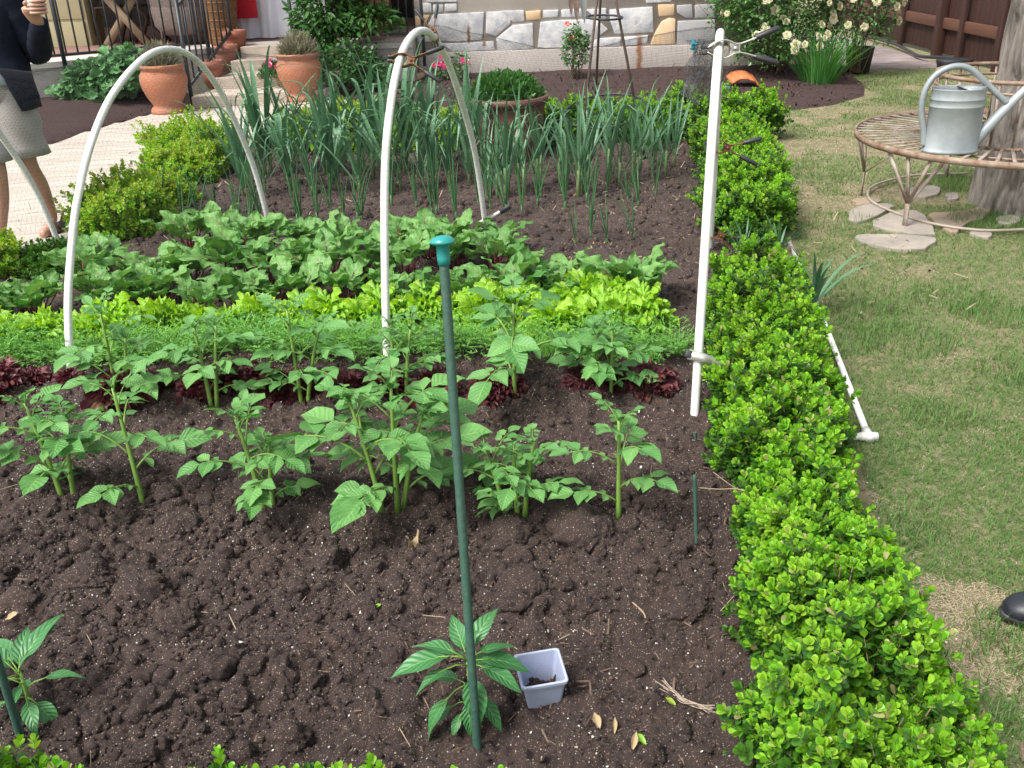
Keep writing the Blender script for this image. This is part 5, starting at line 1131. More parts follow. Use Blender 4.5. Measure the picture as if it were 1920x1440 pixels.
rg = np.array(rg)*V3(1, -1, 1)*V3(1, -1, 1); rg2 = rg*V3(.92, .92, 1)[None, None]
for R_ in (rg, rg2):
    i = np.arange(3)[:, None]; j = np.arange(23)[None]; m_.add(R_.reshape(-1, 3), np.stack(np.broadcast_arrays(i*24+j, i*24+j+1, (i+1)*24+j+1, (i+1)*24+j), -1).reshape(-1, 4))
m_.build('backrest', M_wickg, ch)
for x in (-.22, .22): m_ = MB(); m_.tube([(x, -.18, 0), (x, -.18, .2)], .02, 8); m_.build('leg', M_dkw, ch)
up = onw(700, 45, 12.45); up[2] = PZ; rt = thing('porch_urn', 'terracotta urn on the porch behind the right railing', 'flower pot', up); m_ = MB(); m_.lathe([(0, 0), (.14, 0), (.15, .03), (.12, .07), (.2, .2), (.24, .34), (.22, .46), (.2, .5), (.22, .53), (.2, .55), (.18, .5), (0, .5)], 32); m_.build('urn', M_terr, rt)
# flat edging stones in the bed in front of the wall
for k, (px, py, s) in enumerate(((720, 164, .36), (772, 153, .34))):
    p = G(px, py); b_ = MB(); b_.loft([(V3(0, 0, 0), s*.5, .13, V3(1, 0, 0), V3(0, 1, 0)), (V3(0, 0, .05), s*.5, .13, V3(1, 0, 0), V3(0, 1, 0)), (V3(0, 0, .065), s*.46, .11, V3(1, 0, 0), V3(0, 1, 0))], 14); o = b_.build('edging_stone', M_ost, None, False); o.location = (p[0], p[1], .03); o.rotation_euler = (0, 0, .2); tag(o, ('yellowish flat edging stone lying left in the bed before the wall', 'yellowish flat edging stone lying nearer the middle hoop in the bed')[k], 'edging stone', 'edging stones')

# ------------------------------------------------------------------ big planter, trellis, roses
pt = G(952, 318); root = thing('brown_planter', 'large brown ribbed plastic planter full of parsley at the back of the bed', 'planter', (pt[0], pt[1]+.3, 0)); m_ = MB()
m_.lathe([(0, 0), (.24, 0), (.25, .02), (.275, .18), (.278, .19), (.272, .20), (.29, .33), (.293, .34), (.287, .35), (.305, .44), (.308, .445), (.325, .45), (.33, .50), (.31, .505), (.30, .46), (0, .46)], 48); m_.build('pot', mat('brown_plastic', (.145, .062, .045), (.12, .055, .042), .5, scale=5), root)
f_ = MB(); bushy(f_, 2200, .29, .2, 21, (.03, .055), .01, .47, 0, t=SM); bushy(f_, 900, .2, .12, 22, (.03, .055), .01, .47, 0, t=SM); f_.build('foliage', leafmat('parsley', (.03, .12, .02), (.08, .21, .04), trans=.2, rough=.35), root)
ob = thing('wire_trellis', 'tall black wire obelisk trellis with a tilted ring in front of the back hedge', 'trellis', (0, 0, 0)); feet = [flat(G(1085, 320)), flat(G(1212, 305)), flat(G(1112, 268))]; Yk = feet[0][1]
apex = W(1132, -120, Yk+.25)
for f0 in feet: m_ = MB(); m_.tube([f0-V3(0, 0, .03), f0+(apex-f0)*.5, apex+(apex-f0)*.12], .010, 8); m_.build('leg', mat('rusty_rod', (.05, .035, .03), (.09, .05, .035), .6, scale=20), ob)
def ringpts(t, ex, tilt=(0, 0)):
    P = [f0+(apex-f0)*t for f0 in feet]; c = sum(P)/3; R_ = max(np.linalg.norm(p_-c) for p_ in P)*ex
    return np.array([c+V3(math.cos(a)*R_, math.sin(a)*R_, math.cos(a)*tilt[0]*R_+math.sin(a)*tilt[1]*R_) for a in np.linspace(0, 2*PI, 40, endpoint=False)])
m_ = MB(); m_.tube(ringpts(.235, .66, (.10, .22)), .008, 6, closed=True); m_.build('ring', M_iron, ob)
m_ = MB(); m_.tube(ringpts(.66, .62, (-.03, .05)), .008, 6, closed=True); m_.build('ring', M_iron, ob)
# feathers hanging at the top of the picture
fe = thing('hanging_feathers', 'bundle of long brown and grey feathers hanging in front of the house wall', 'feathers', (0, 0, 0)); M_fb = mat('brown_feather', (.16, .10, .075), (.30, .22, .18), .8, scale=20); M_fg = mat('grey_feather', (.22, .22, .22), (.30, .30, .29), .8, scale=20)
for k, (x0, x1, y1, g) in enumerate(((1068, 1072, 32, 0), (1076, 1083, 44, 0), (1084, 1094, 30, 1), (1090, 1097, 46, 1))):
    a_, b2 = W(x0, -60, 8.0), W(x1, y1, 8.0); m_ = MB(); m_.stamp(leaf_t(8, 4, .13, .55, .03, .15, blunt=.4), frame(b2-a_, V3(.2, -1, 0))*np.linalg.norm(b2-a_), np.array([a_])); m_.build('feather', M_fg if g else M_fb, fe)
m_ = MB(); m_.tube([W(1080, -60, 8.0), apex-V3(0, 0, .05)], .004, 5); m_.build('cord', M_dkw, fe)
M_rose = leafmat('rose_leaf', (.04, .115, .026), (.10, .22, .055), trans=.18, rough=.35, vein=(.1, .2, .06), veinmix=.4); M_cream2 = leafmat('cream_petal', (.70, .64, .38), (.80, .78, .60), trans=.25, rough=.5)
def roseshrub(label, pos, blobs, nb, seed, m=M_cream2, bs=.055, ln=(.035, .06)):
    root = shrubthing('rose_shrub', label, 'rose shrub', pos, blobs, M_rose, SM, seed, ln, 'rose shrubs by the house'); r = np.random.default_rng(seed)
    for k in range(nb):
        x, y, z, rx, rz_, n = blobs[int(r.integers(0, len(blobs)))]; a = r.uniform(-PI, .15*PI); e = r.uniform(-.3, 1.35); d = V3(math.cos(a)*math.cos(e), math.sin(a)*math.cos(e), math.sin(e)); q = V3(x, y, z)+d*V3(rx, rx, rz_)*1.05
        m_ = MB(); bloom_mesh(m_, q, d+V3(0, -.3, .2), bs*r.uniform(.7, 1.15), k, 0, 5); m_.build('bloom', m, root)
    return root
roseshrub('tall cream-white rose shrub in bloom beside the right end of the house wall', (3.25, 11.85, .03), [(0, 0, .75, .66, .58, 3200), (-.4, -.05, .85, .48, .5, 1700), (.3, 0, 1.1, .55, .42, 1700), (0, -.1, .35, .62, .34, 1400)], 95, 31, bs=.058)
roseshrub('cream-white rose shrub in bloom in front of the brown fence', (4.12, 11.75, .03), [(0, 0, .7, .46, .6, 1500), (.05, 0, 1.1, .46, .4, 1100)], 60, 37, bs=.058)
clump(1535, 158, 210, .82, .013, 'dense fountain of green strap leaves between two cream rose shrubs', 'daylily_clump', 'plant', 9, leafmat('daylily_leaf', (.05, .19, .04), (.11, .31, .07), trans=.25, rough=.5), .66, None, .18)
rp_ = G(1078, 152); rs = shrubthing('young_rose', 'small young rose bush with two pink buds in front of the stone wall', 'rose shrub', (rp_[0], rp_[1]-.1, .03), [(0, 0, .30, .17, .24, 330), (-.02, 0, .5, .12, .14, 90), (.06, 0, .42, .12, .14, 90)], M_rose, SM, 41, (.035, .06), None, 5)
for x, z in ((-.1, .63), (-.05, .47)): m_ = MB(); bloom_mesh(m_, V3(x, -.05, z), V3(0, -1, .5), .04, 3, 0, 2); m_.build('bloom', leafmat('coral_petal', (.7, .25, .18), (.75, .3, .22)), rs)
cp_ = G(835, 152); cr2 = shrubthing('petunia_clump', 'small pink-flowered plant at the foot of the wall behind the middle hoop', 'flower', (cp_[0]+.05, 12.1, .05), [(0, 0, .1, .18, .1, 200), (.15, 0, .2, .12, .12, 90)], M_pet, SM, 43, (.035, .06), None, 4)
for k in range(9): m_ = MB(); bloom_mesh(m_, V3(random.uniform(-.15, .25), -.12, random.uniform(.12, .28)), V3(0, -1, .6), .04, k, 0, 2); m_.build('bloom', M_pink, cr2)
sd = thing('clay_shard', 'broken orange terracotta shard lying on the mulch by the roses', 'pot shard', tuple(G(1392, 166)+V3(0, .05, .03))); b_ = MB(); th = np.linspace(-.7, .9, 12)
rr_ = np.random.default_rng(2); v = []
for k, t in enumerate(th): v += [(.22*math.sin(t), -.10-.05*rr_.random(), .22*math.cos(t)-.13), (.24*math.sin(t), .12+.07*rr_.random(), .24*math.cos(t)-.10)]
v = np.array(v); b_.add(v, [[2*k, 2*k+2, 2*k+3, 2*k+1] for k in range(11)]); o = b_.build('shard', mat('orange_clay', (.50, .15, .045), (.45, .14, .05), .7, scale=8), sd); so = o.modifiers.new('s', 'SOLIDIFY'); so.thickness = .018
p = G(1362, 172); b_ = MB(); b_.box((0, 0, 0), (.09, .035, .02), taper=.7); o = bev(b_.build('teal_trowel_tip', M_teal), .006); o.location = (p[0], p[1], .05); o.rotation_euler = (0, .2, -.4); tag(o, 'small teal plastic piece lying on the mulch beside the clay shard', 'plastic piece')
b_ = MB(); pb = G(1595, 138); b_.lathe([(0, 0), (.13, 0), (.16, .26), (.165, .28), (.15, .28), (.14, .2), (0, .2)], 28); o = b_.build('black_nursery_pot', M_blk); o.location = (pb[0]+.08, pb[1], .02); tag(o, 'black nursery pot at the foot of the right rose shrub', 'plant pot')

# ------------------------------------------------------------------ fence
M_fen = mat('stained_board', (.060, .021, .015), (.036, .014, .011), .7, scale=6, bump=.3, bscale=30, stretch=(3, 3, .3)); M_fenr = mat('stained_rail', (.12, .050, .028), (.085, .034, .02), .7, scale=6, stretch=(3, .3, 3))
fen = thing('wooden_fence', 'dark red-brown board fence along the right side of the lawn', 'fence', (0, 0, 0)); fx = 5.74
b_ = MB()
for k in range(78):
    y = 7.2+.145*k; b_.box((fx+.06, y, .98+random.uniform(-.01, .01)), (.02, .138, 1.86))
bev(b_.build('board_panel', M_fen, fen), .003)
for z in (.42, 1.05, 1.65): b_ = MB(); b_.box((fx+.018, 12.7, z), (.05, 11.2, .13)); bev(b_.build('rail', M_fenr, fen), .004)
for k in range(5): b_ = MB(); b_.box((fx-.01, 8.4+2.42*k, .98), (.11, .12, 2.0)); bev(b_.build('post', M_fen, fen), .006)
for y in (11.6, 12.6, 14.5, 15.5): b_ = MB(); b_.box((fx-.012, y, .98), (.05, .10, 1.95)); bev(b_.build('batten', M_fen, fen), .004)
b_ = MB(); b_.tube(crom(np.array([V3(5.62, 16, .05), V3(5.58, 14.4, .06), V3(5.45, 13.4, .05), V3(5.35, 12.8, .06), V3(5.5, 12.3, .09), V3(5.6, 12.0, .05)]), 10), .02, 8); tag(b_.build('black_hose', M_blk), 'black hose along the foot of the wooden fence', 'hose')
bp_ = MB(); bp_.lathe([(0, 0), (.12, 0), (.14, .09), (.13, .1), (0, .1)], 20, sx=1.6); o = bp_.build('black_tray', M_blk); o.location = (5.45, 12.05, .01); tag(o, 'black plastic tray on the ground beside a fence post', 'tray')

# ------------------------------------------------------------------ tree and bench
tcx = G(1893, 252, .45); tx, ty = tcx[0]+.15, tcx[1]+.05
M_bark = mat('bark', (.27, .24, .21), (.055, .046, .04), .95, scale=11, bump=1., bscale=26, stretch=(2.2, 2.2, .30))
tree = thing('shade_tree', 'thick grey-barked tree trunk rising through the round bench', 'tree', (tx, ty, 0)); n = 190; m = 170; a = np.linspace(0, 2*PI, n, endpoint=False); zz = np.linspace(-.05, 4.2, m)
r0 = .235+.035*np.exp(-zz/.16)+.02*np.exp(-((zz-3.9)/.5)**2); A_, Z_ = np.meshgrid(a, zz, indexing='ij')
rdg = np.abs(vn(A_*6.4+.9*vn(A_*3, Z_*3), Z_*3.2+5)-.5)*2; rdg2 = vn(A_*18, Z_*11)
Rr = r0[None]*(1+.05*np.sin(3*A_+1)*np.exp(-Z_/.4))+.065*(rdg**.5-.6)+.012*(rdg2-.5)
Rr[-1] = Rr[0]*.5+Rr[-2]*.5
v = np.stack([Rr*np.cos(A_)+.012*Z_, Rr*np.sin(A_), Z_], -1).reshape(-1, 3); i = np.arange(n)[:, None]; j = np.arange(m-1)[None]
b_ = MB(); b_.add(v, np.stack(np.broadcast_arrays(i*m+j, ((i+1) % n)*m+j, ((i+1) % n)*m+j+1, i*m+j+1), -1).reshape(-1, 4)); b_.build('trunk', M_bark, tree)
b_ = MB()
for k in range(5):
    az = k*1.25+.3; b_.tube(crom(np.array([V3(0, 0, 3.7), V3(math.cos(az)*.5, math.sin(az)*.5, 4.5), V3(math.cos(az)*1.2, math.sin(az)*1.2, 5.3), V3(math.cos(az)*1.9, math.sin(az)*1.9, 6.2)]), 5), np.linspace(.16, .04, 16), 10)
b_.build('limbs', M_bark, tree)
M_crown = leafmat('tree_leaf', (.03, .10, .02), (.06, .16, .03), trans=.25); f_ = MB(); r = np.random.default_rng(8)
for k in range(14):
    c = V3(r.normal(0, 1.2), r.normal(0, 1.2), r.uniform(5.4, 7.2)); nn_ = 260; d = nrm(r.normal(0, 1, (nn_, 3))); T = c+d*r.uniform(.3, .75, (nn_, 1)); f_.stamp(SM, frame(nrm(r.normal(0, 1, (nn_, 3))), r.normal(0, 1, (nn_, 3)))*.12, T)
f_.build('crown', M_crown, tree)
M_rm = mat('rusty_white_metal', (.42, .38, .33), (.17, .095, .06), .7, .2, 9, bump=.3, bscale=60); M_rs = mat('rusty_metal', (.17, .085, .045), (.34, .27, .21), .75, .2, 12, bump=.3)
be = thing('tree_bench', 'round rusty white metal bench encircling the tree', 'bench', (tx-.15, ty-.05, 0)); Rb = .86
def circ(r_, z, n=72): return [(r_*math.cos(t), r_*math.sin(t), z) for t in np.linspace(0, 2*PI, n, endpoint=False)]
b_ = MB(); b_.lathe([(Rb, .425), (Rb+.012, .425), (Rb+.012, .462), (Rb, .462), (Rb, .425)], 72); b_.build('seat_rim', M_rs, be)
b_ = MB(); b_.tube(circ(.44, .445), .011, 8, closed=True); b_.tube(circ(.64, .432), .007, 6, closed=True); b_.build('seat_hoop', M_rs, be)
b_ = MB()
for k in range(60): t = 2*PI*k/60; b_.bar((.43*math.cos(t), .43*math.sin(t), .452), (Rb*math.cos(t), Rb*math.sin(t), .452), .019, .005)
b_.build('seat', M_rm, be)
b_ = MB(); b_.tube(circ(.45, .80), .012, 8, closed=True); b_.tube(circ(.45, .74), .008, 6, closed=True); b_.build('back_rail', M_rs, be)
b_ = MB()
for k in range(24): t = 2*PI*k/24+.1; b_.bar((.44*math.cos(t), .44*math.sin(t), .45), (.45*math.cos(t), .45*math.sin(t), .80), .014, .005)
b_.build('backrest', M_rm, be)
for k in range(6):
    t = math.radians(208+60*k); c_, s_ = math.cos(t), math.sin(t); f0 = V3(.80*c_, .80*s_, 0); b_ = MB()
    b_.bar(f0, f0+V3(0, 0, .16), .03, .008, up=(c_, s_, 0)); kx = f0+V3(0, 0, .15)
    for dt, rr2 in ((-.17, Rb-.005), (0, Rb-.005), (.17, Rb-.005), (0, .46)): b_.bar(kx, V3(rr2*math.cos(t+dt), rr2*math.sin(t+dt), .428), .022, .007, up=(c_, s_, 0))
    b_.build('leg', M_rm, be)
# watering can
M_galv = mat('galvanised', (.37, .40, .405), (.23, .262, .275), .5, .3, 5, bump=.06, bscale=30, speck=None)
wl, wr = G(1737, 283, .455), G(1847, 288, .455); wcn = (wl+wr)/2; hw = np.linalg.norm(wr-wl)/2*.985
can = thing('watering_can', 'galvanised metal watering can standing on the round bench', 'watering can', (wcn[0]-.025, wcn[1]+.02, .458), -.06); ry = hw*.68; Hc = .335
b_ = MB(); b_.lathe([(0, .004), (hw, 0), (hw+.004, .004), (hw+.004, .012), (hw, .016), (hw, .03), (hw-.002, .034), (hw*.97, Hc*.72), (hw*.985, Hc*.725), (hw*.97, Hc*.735), (hw*.965, Hc*.83), (hw*.98, Hc*.835), (hw*.965, Hc*.845), (hw*.955, Hc*.985), (hw*.975, Hc), (hw*.965, Hc*1.01), (hw*.94, Hc), (hw*.93, Hc*.9), (hw*.9, .03), (0, .03)], 56, sy=ry/hw); b_.build('body', M_galv, can)
b_ = MB(); ts = np.linspace(-1.42, 1.42, 24); v = [(hw*.95*math.cos(t), ry*.95*math.sin(t), Hc*.995+.012*math.cos(t)) for t in ts]; b_.add(np.array(v+[(.02, 0, Hc*1.03)]), [[k, k+1, len(v)] for k in range(len(v)-1)]); b_.add(np.array([v[0], v[-1], (.02, 0, Hc*1.03)]), [[0, 1, 2]]); o = b_.build('half_lid', M_galv, can); so = o.modifiers.new('s', 'SOLIDIFY'); so.thickness = .003
b_ = MB(); hp = crom(np.array([V3(-hw*.985, 0, Hc*.10), V3(-hw*1.06, 0, Hc*.32), V3(-hw*1.27, 0, Hc*.70), V3(-hw*1.20, 0, Hc*1.02), V3(-hw*.85, 0, Hc*1.24), V3(-hw*.25, 0, Hc*1.34), V3(hw*.35, 0, Hc*1.27), V3(hw*1.05, 0, Hc*1.02), V3(hw*1.82, 0, Hc*.74)]), 8); b_.tube(hp, .0165, 14); b_.build('handle', M_galv, can)
b_ = MB(); b_.tube(crom(np.array([V3(hw*.80, 0, Hc*.16), V3(hw*1.05, 0, Hc*.27), V3(hw*1.9, 0, Hc*.72), V3(hw*3.0, 0, Hc*1.28)]), 6), np.linspace(.042, .015, 19), 16); sp_ = b_.build('spout', M_galv, can)
b_ = MB(); e_ = V3(hw*3.0, 0, Hc*1.28); d_ = nrm(V3(1, 0, .52)); b_.tube([e_, e_+d_*.035, e_+d_*.04], [.014, .04, .038], 20); b_.build('rose_head', M_galv, can)
# flagstones under the bench and hose
M_flag = mat('flagstone', (.36, .31, .26), (.22, .20, .17), .85, scale=4, bump=.5, bscale=30); M_flago = mat('flagstone_ochre', (.32, .235, .15), (.24, .20, .165), .85, scale=4, bump=.5, bscale=30)
fl = [('pale flagstone left of the bench leg', [(1590, 420), (1592, 398), (1625, 388), (1668, 386), (1672, 395), (1640, 412), (1610, 422)], 0), ('large brownish flagstone in the middle under the bench front', [(1625, 425), (1680, 398), (1728, 402), (1755, 440), (1735, 446), (1680, 440)], 0), ('ochre flagstone between the bench legs', [(1735, 405), (1800, 402), (1850, 391), (1858, 402), (1810, 425), (1790, 445), (1755, 425)], 1), ('long pale flagstone nearest to the hedge, in front of the others', [(1598, 448), (1630, 444), (1755, 450), (1752, 463), (1700, 476), (1620, 462)], 0), ('grey flagstone behind the others under the seat', [(1685, 362), (1745, 352), (1765, 358), (1755, 372), (1700, 374)], 0), ('small pale flagstone near the right bench leg', [(1810, 442), (1845, 435), (1862, 445), (1850, 452)], 0), ('tiny flagstone right of the grey one', [(1770, 368), (1795, 366), (1798, 378), (1775, 380)], 0), ('half-overgrown flagstone at the back left, below the left strut', [(1595, 378), (1640, 374), (1655, 384), (1605, 390)], 1), ('flagstone at the right picture edge under the bench', [(1866, 412), (1898, 408), (1915, 415), (1905, 425), (1870, 424)], 0)]
for lab, pts, mi in fl:
    bm = bmesh.new(); Q = [G(x, y) for x, y in pts]; Q2 = []
    for k in range(len(Q)):
        a_, b2 = Q[k], Q[(k+1) % len(Q)]; Q2 += [a_+(b2-a_)*.2, a_+(b2-a_)*.5+V3(*np.random.default_rng(k).normal(0, .008, 2), 0), a_+(b2-a_)*.8]
    f = bm.faces.new([bm.verts.new((q[0], q[1], -.01)) for q in Q2]); r_ = bmesh.ops.extrude_face_region(bm, geom=[f])
    for v in r_['geom']:
        if isinstance(v, bmesh.types.BMVert): v.co.z = .022
    bmesh.ops.recalc_face_normals(bm, faces=bm.faces[:]); me = bpy.data.meshes.new('flagstone'); bm.to_mesh(me); bm.free(); me.materials.append((M_flag, M_flago)[mi]); o = bpy.data.objects.new('flagstone', me); C.objects.link(o); bev(o, .006); tag(o, lab, 'flagstone', 'flagstones under the bench')
b_ = MB(); hz = [(1815, 325), (1720, 328), (1660, 340), (1630, 355), (1632, 375), (1665, 393), (1720, 412), (1780, 425), (1850, 432), (1925, 430)]; b_.tube(crom(np.array([G(x, y, .03) for x, y in hz]), 8), .0085, 8); tag(b_.build('garden_hose', mat('tan_hose', (.36, .30, .24), (.28, .23, .19), .6)), 'thin tan hose looping over the flagstones around the bench leg', 'hose')

# ------------------------------------------------------------------ person walking on the path
per = thing('person', 'person in navy jacket, grey shorts and brown sandals walking on the path holding a glass', 'person', (0, 0, 0))
M_skin = mat('skin', (.52, .29, .20), (.46, .25, .175), .5, scale=14); M_skin.node_tree.nodes['Principled BSDF'].inputs['Subsurface Weight'].default_value = .05
M_navy = mat('navy_fleece', (.008, .010, .020), (.013, .016, .030), .9, scale=40, bump=.3, bscale=120, spec=.2); M_short = mat('grey_shorts_cloth', (.42, .39, .36), (.34, .315, .295), .9, scale=5); M_shirt = mat('pale_blue_shirt', (.55, .66, .78), rough=.8)
M_hair = mat('brown_hair', (.06, .04, .025), rough=.7); M_sand = mat('brown_leather', (.15, .075, .045), (.11, .055, .035), .6, scale=20)
PX = -2.86; PY = 5.58
def wp3(px, py, Y): return W(px, py, Y)
kA, aA = V3(-2.86, 5.44, .47), V3(-2.93, 5.40, .085); kB, aB = V3(-2.765, 5.62, .47), V3(-2.80, 5.84, .115)
hipA, hipB = V3(PX-.095, PY, .90), V3(PX+.085, PY+.01, .90)
shL, elL, wrL = V3(PX+.185, PY+.03, 1.385), W(72, 98, 5.66), W(74, 45, 5.44)
shR, elR, wrR = V3(PX-.185, PY+.03, 1.385), V3(PX-.25, PY+.05, 1.10), V3(PX-.10, PY-.20, 1.20)
nodes = [(V3(PX, PY, .95), .13, None), (V3(PX, PY, 1.12), .12, 0), (V3(PX, PY+.01, 1.32), .14, 1), (V3(PX, PY+.01, 1.46), .055, 2), (V3(PX, PY-.01, 1.53), .06, 3), (V3(PX, PY-.015, 1.62), .088, 4), (V3(PX, PY-.005, 1.70), .07, 5),
 (hipA, .095, 0), (kA*.5+hipA*.5, .078, 7), (kA, .056, 8), (kA*.62+aA*.38+V3(0, .02, 0), .056, 9), (aA, .036, 10), (aA+V3(.03, -.06, -.045), .036, 11), (aA+V3(.085, -.13, -.058), .032, 12),
 (hipB, .095, 0), (kB*.5+hipB*.5, .078, 14), (kB, .054, 15), (kB*.62+aB*.38+V3(0, .025, 0), .055, 16), (aB, .035, 17), (aB+V3(-.01, -.05, -.06), .033, 18), (aB+V3(-.03, -.14, -.085), .03, 19),
 (shL, .06, 2), (elL, .043, 21), (wrL, .029, 22), (shR, .06, 2), (elR, .043, 24), (wrR, .029, 25)]
def skinmesh(name, nodes, m, parent, sub=2):
    me = bpy.data.meshes.new(name); me.from_pydata([tuple(n[0]) for n in nodes], [(n[2], k) for k, n in enumerate(nodes) if n[2] is not None], []); o = bpy.data.objects.new(name, me); C.objects.link(o); o.parent = parent
    s_ = o.modifiers.new('s', 'SKIN'); s_.use_smooth_shade = True
    me.skin_vertices or None
    for k, n in enumerate(nodes): sv = me.skin_vertices[0].data[k]; sv.radius = (n[1], n[1]); sv.use_root = (k == 0)
    ss = o.modifiers.new('u', 'SUBSURF'); ss.levels = ss.render_levels = sub; me.materials.append(m); return o
dg = None
body = skinmesh('body', nodes, M_skin, per)
# left hand round the glass
gl = W(66, 10, 5.40)
b_ = MB(); hd = nrm(gl-wrL); b_.loft([(wrL-hd*.01, .028, .022, V3(1, 0, 0), V3(0, .6, .8)), (wrL+V3(-.005, -.025, .03), .038, .020, V3(.8, .6, 0), V3(-.3, .4, .86)), (wrL+V3(-.012, -.045, .065), .040, .016, V3(.75, .65, .1), V3(-.4, .4, .8)), (wrL+V3(-.016, -.055, .085), .034, .013, V3(.75, .65, .1), V3(-.4, .4, .8))], 14)
for k in range(4):
    a0 = wrL+V3(.018-.004*k, -.035-.008*k, .055+.0165*k); th0 = .15+.04*k; ln = (.9, 1., .95, .8)[k]
    P = [gl+V3(.047*math.cos(t), .047*math.sin(t), -.035+.0185*k) for t in np.linspace(.1, .1-2.2*ln, 5)]
    b_.tube(crom(np.array([a0]+P), 4), np.linspace(.0095, .0068, 21), 8)
b_.tube(crom(np.array([wrL+V3(-.03, -.02, .045), gl+V3(-.044, .02, -.02), gl+V3(-.046, -.015, .01), gl+V3(-.03, -.036, .018)]), 5), np.linspace(.012, .008, 16), 8)
b_.build('hand', M_skin, body)
b_ = MB(); b_.loft([(wrR+V3(0, 0, -.01), .028, .022, V3(1, 0, 0), V3(0, 1, 0)), (wrR+V3(.05, -.03, .01), .036, .02, V3(0, 1, 0), V3(0, 0, 1)), (wrR+V3(.09, -.03, .012), .034, .015, V3(0, 1, 0), V3(0, 0, 1))], 12)
for k in range(4): o_ = V3(.085, -.055+.018*k, .012); b_.tube(crom(np.array([wrR+o_, wrR+o_+V3(.035, 0, -.004), wrR+o_+V3(.058, 0, -.022)]), 4), np.linspace(.009, .0065, 9), 8)
b_.tube(crom(np.array([wrR+V3(.04, -.055, .012), wrR+V3(.07, -.085, .01), wrR+V3(.10, -.09, .0)]), 4), .0095, 8); b_.build('hand', M_skin, body)
# head details and hair (above the picture, kept simple)
b_ = MB(); hc = V3(PX, PY+.008, 1.645); b_.lathe([(.02, .10), (.06, .088), (.088, .055), (.099, .01), (.094, -.03), (.08, -.06)], 24, c=hc); b_.build('hair', M_hair, per)
b_ = MB()
for sg in (-1, 1): b_.lathe([(0, -.011), (.009, -.005), (.011, 0), (.009, .005), (0, .011)], 12, c=V3(PX+sg*.033, PY-.098, 1.612))
b_.build('eyes', mat('eye', (.6, .6, .6), rough=.2), body)
# clothes
X_, Y_ = V3(1, 0, 0), V3(0, 1, 0)
b_ = MB(); rs_ = np.random.default_rng(6)
def open_loft(mb, rings, n, gaps):
    vs = []
    for (c, rx, ry), g in zip(rings, gaps):
        a = -PI/2+g+(2*PI-2*g)*np.linspace(0, 1, n); wob = 1+.03*np.sin(a*5+c[2]*30)+.02*np.sin(a*9-c[2]*50); vs.append(np.stack([c[0]+rx*np.cos(a)*wob, c[1]+ry*np.sin(a)*wob, np.full(n, c[2])], -1))
    m = len(rings); i = np.arange(m-1)[:, None]; j = np.arange(n-1)[None]; mb.add(np.concatenate(vs), np.stack(np.broadcast_arrays(i*n+j, i*n+j+1, (i+1)*n+j+1, (i+1)*n+j), -1).reshape(-1, 4))
rg = [(V3(PX, PY, z), rx, ry) for z, rx, ry in ((.80, .245, .20), (.86, .25, .20), (.92, .25, .198), (.98, .245, .19), (1.04, .235, .18), (1.12, .215, .158), (1.22, .218, .155), (1.32, .215, .145), (1.40, .17, .115), (1.45, .09, .085), (1.49, .075, .078))]
open_loft(b_, rg, 60, [1.0, .9, .82, .74, .6, .1, .03, .02, .02, .05, .1]); jk = b_.build('jacket', M_navy, per); so = jk.modifiers.new('s', 'SOLIDIFY'); so.thickness = .008
def sleeve(sh, el, wr, nm, par):
    P = crom(np.array([sh+V3(0, 0, .02), sh*.5+el*.5, el, el*.45+wr*.55, wr]), 6); m = len(P); t = np.linspace(0, 1, m); r_ = np.interp(t, [0, .25, .5, .75, 1], [.085, .074, .068, .058, .043])*(1+.05*np.sin(t*42)+.03*np.sin(t*75+1)); mb = MB(); mb.tube(P, r_, 20); mb.tube(np.array([P[-1]-(P[-1]-P[-2])*.6, P[-1]+nrm(P[-1]-P[-2])*.012]), .043, 18); return mb.build(nm, M_navy, par)
sleeve(shL, elL, wrL, 'sleeve', jk); sleeve(shR, elR, wrR, 'sleeve', jk)
b_ = MB(); b_.box((PX+.19, PY-.10, .90), (.008, .006, .028)); b_.build('zip_pull', mat('zip_metal', (.7, .7, .7), rough=.3, metal=.8), jk)
b_ = MB(); b_.loft([(V3(PX, PY, z), rx, ry, X_, Y_) for z, rx, ry in ((.945, .222, .172), (1.0, .212, .165), (1.2, .18, .13), (1.38, .14, .10), (1.46, .075, .07))], 28); b_.build('shirt', M_shirt, per)
b_ = MB()
def shortleg(hip, knee, sg):
    hem = hip+(knee-hip)*.84; R = []
    for t, r_ in ((-.04, .115), (.12, .124), (.3, .128), (.5, .124), (.7, .121), (.86, .121), (1., .125), (1.0, .113), (.9, .109)):
        R.append((hip+(hem-hip)*t+V3(sg*.012, 0, 0), r_*.97, r_*1.04, X_, Y_))
    b_.loft(R, 28, cap=False)
shortleg(hipA, kA, -1); shortleg(hipB, kB, 1); b_.loft([(V3(PX-.005, PY, z), rx, ry, X_, Y_) for z, rx, ry in ((.82, .10, .10), (.845, .19, .135), (.90, .206, .146), (.955, .190, .140), (.98, .18, .135))], 30)
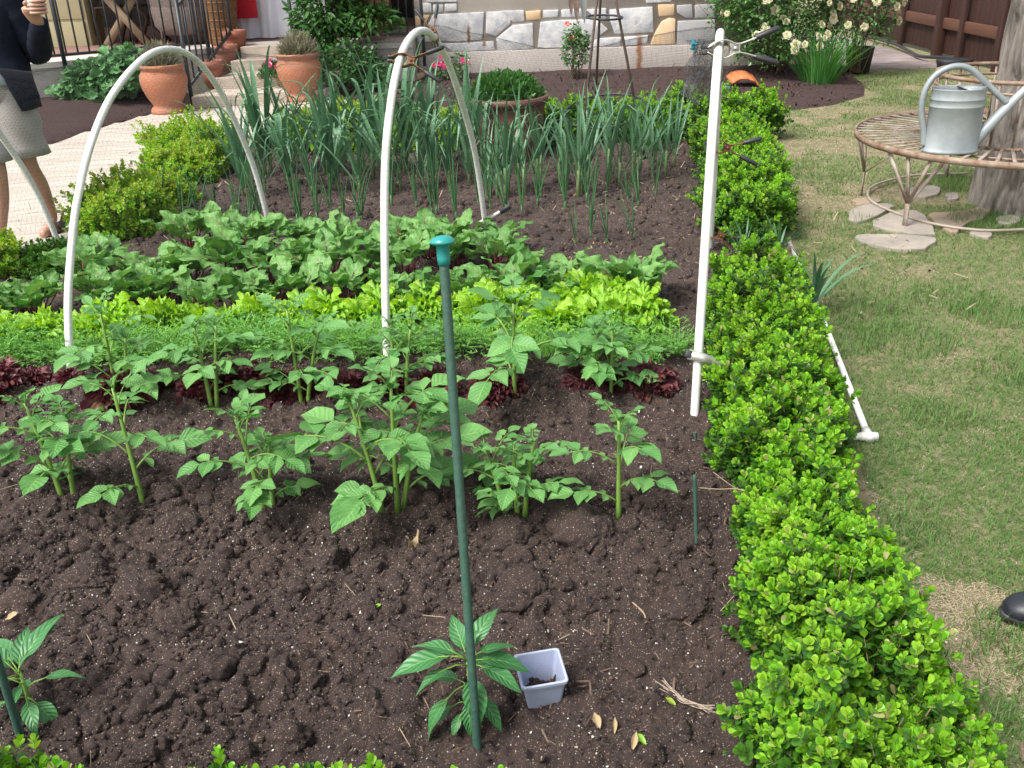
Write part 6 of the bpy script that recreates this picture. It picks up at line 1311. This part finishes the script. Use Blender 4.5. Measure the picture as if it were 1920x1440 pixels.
for v in b_.v: v += .007*np.stack([np.sin(v[:, 2]*38+v[:, 0]*31), np.sin(v[:, 2]*31+v[:, 0]*44+1), v[:, 2]*0], -1)
b_.build('shorts', M_short, per)
def sandal(ank, d, tilt):
    rt = bpy.data.objects.new('sandal', None); d = nrm(d); u = nrm(V3(0, 0, 1)-d*np.dot(d, V3(0, 0, 1))); s_ = np.cross(d, u); o = ank-u*.085*(1 if tilt == 0 else 1.05)
    b1 = MB(); b1.loft([(o+d*.055, .135, .046, d, s_), (o+d*.055+u*.02, .135, .046, d, s_)], 26); so_ = b1.build('sandal', M_blk, per); b2 = MB()
    for t, w_, h_ in ((.105, .045, .048), (.05, .043, .062)):
        b2.tube(crom(np.array([o+d*t+s_*.045+u*.015, o+d*t+s_*w_*.75+u*h_*.85, o+d*t+u*h_*1.15, o+d*t-s_*w_*.75+u*h_*.85, o+d*t-s_*.045+u*.015]), 5), .012, 8)
    b2.tube(crom(np.array([o+d*.03+s_*.044+u*.03, o-d*.055+s_*.03+u*.075, o-d*.075+u*.08, o-d*.055-s_*.03+u*.075, o+d*.03-s_*.044+u*.03]), 5), .009, 8); b2.build('strap', M_sand, so_); bpy.data.objects.remove(rt)
sandal(aA, V3(.085, -.13, .0), 0); sandal(aB, V3(-.03, -.12, -.035), 1)
gls = thing('drinking_glass', 'small clear glass of pale drink in the hand of the walking person', 'glass', tuple(gl)); b_ = MB(); b_.lathe([(0, -.045), (.030, -.045), (.032, -.03), (.037, .055), (.034, .055), (.030, -.028), (0, -.03)], 24)
mg, nt, out = newmat('glass'); p = N(nt, 'ShaderNodeBsdfPrincipled'); p.inputs['Transmission Weight'].default_value = .6; p.inputs['Roughness'].default_value = .05; p.inputs['Base Color'].default_value = (.85, .9, .9, 1); L(nt, p.outputs[0], out.inputs[0]); b_.build('tumbler', mg, gls)
b_ = MB(); b_.lathe([(0, -.03), (.029, -.028), (.033, .03), (0, .03)], 20); b_.build('drink', mat('pale_drink', (.7, .72, .72), rough=.2), gls)
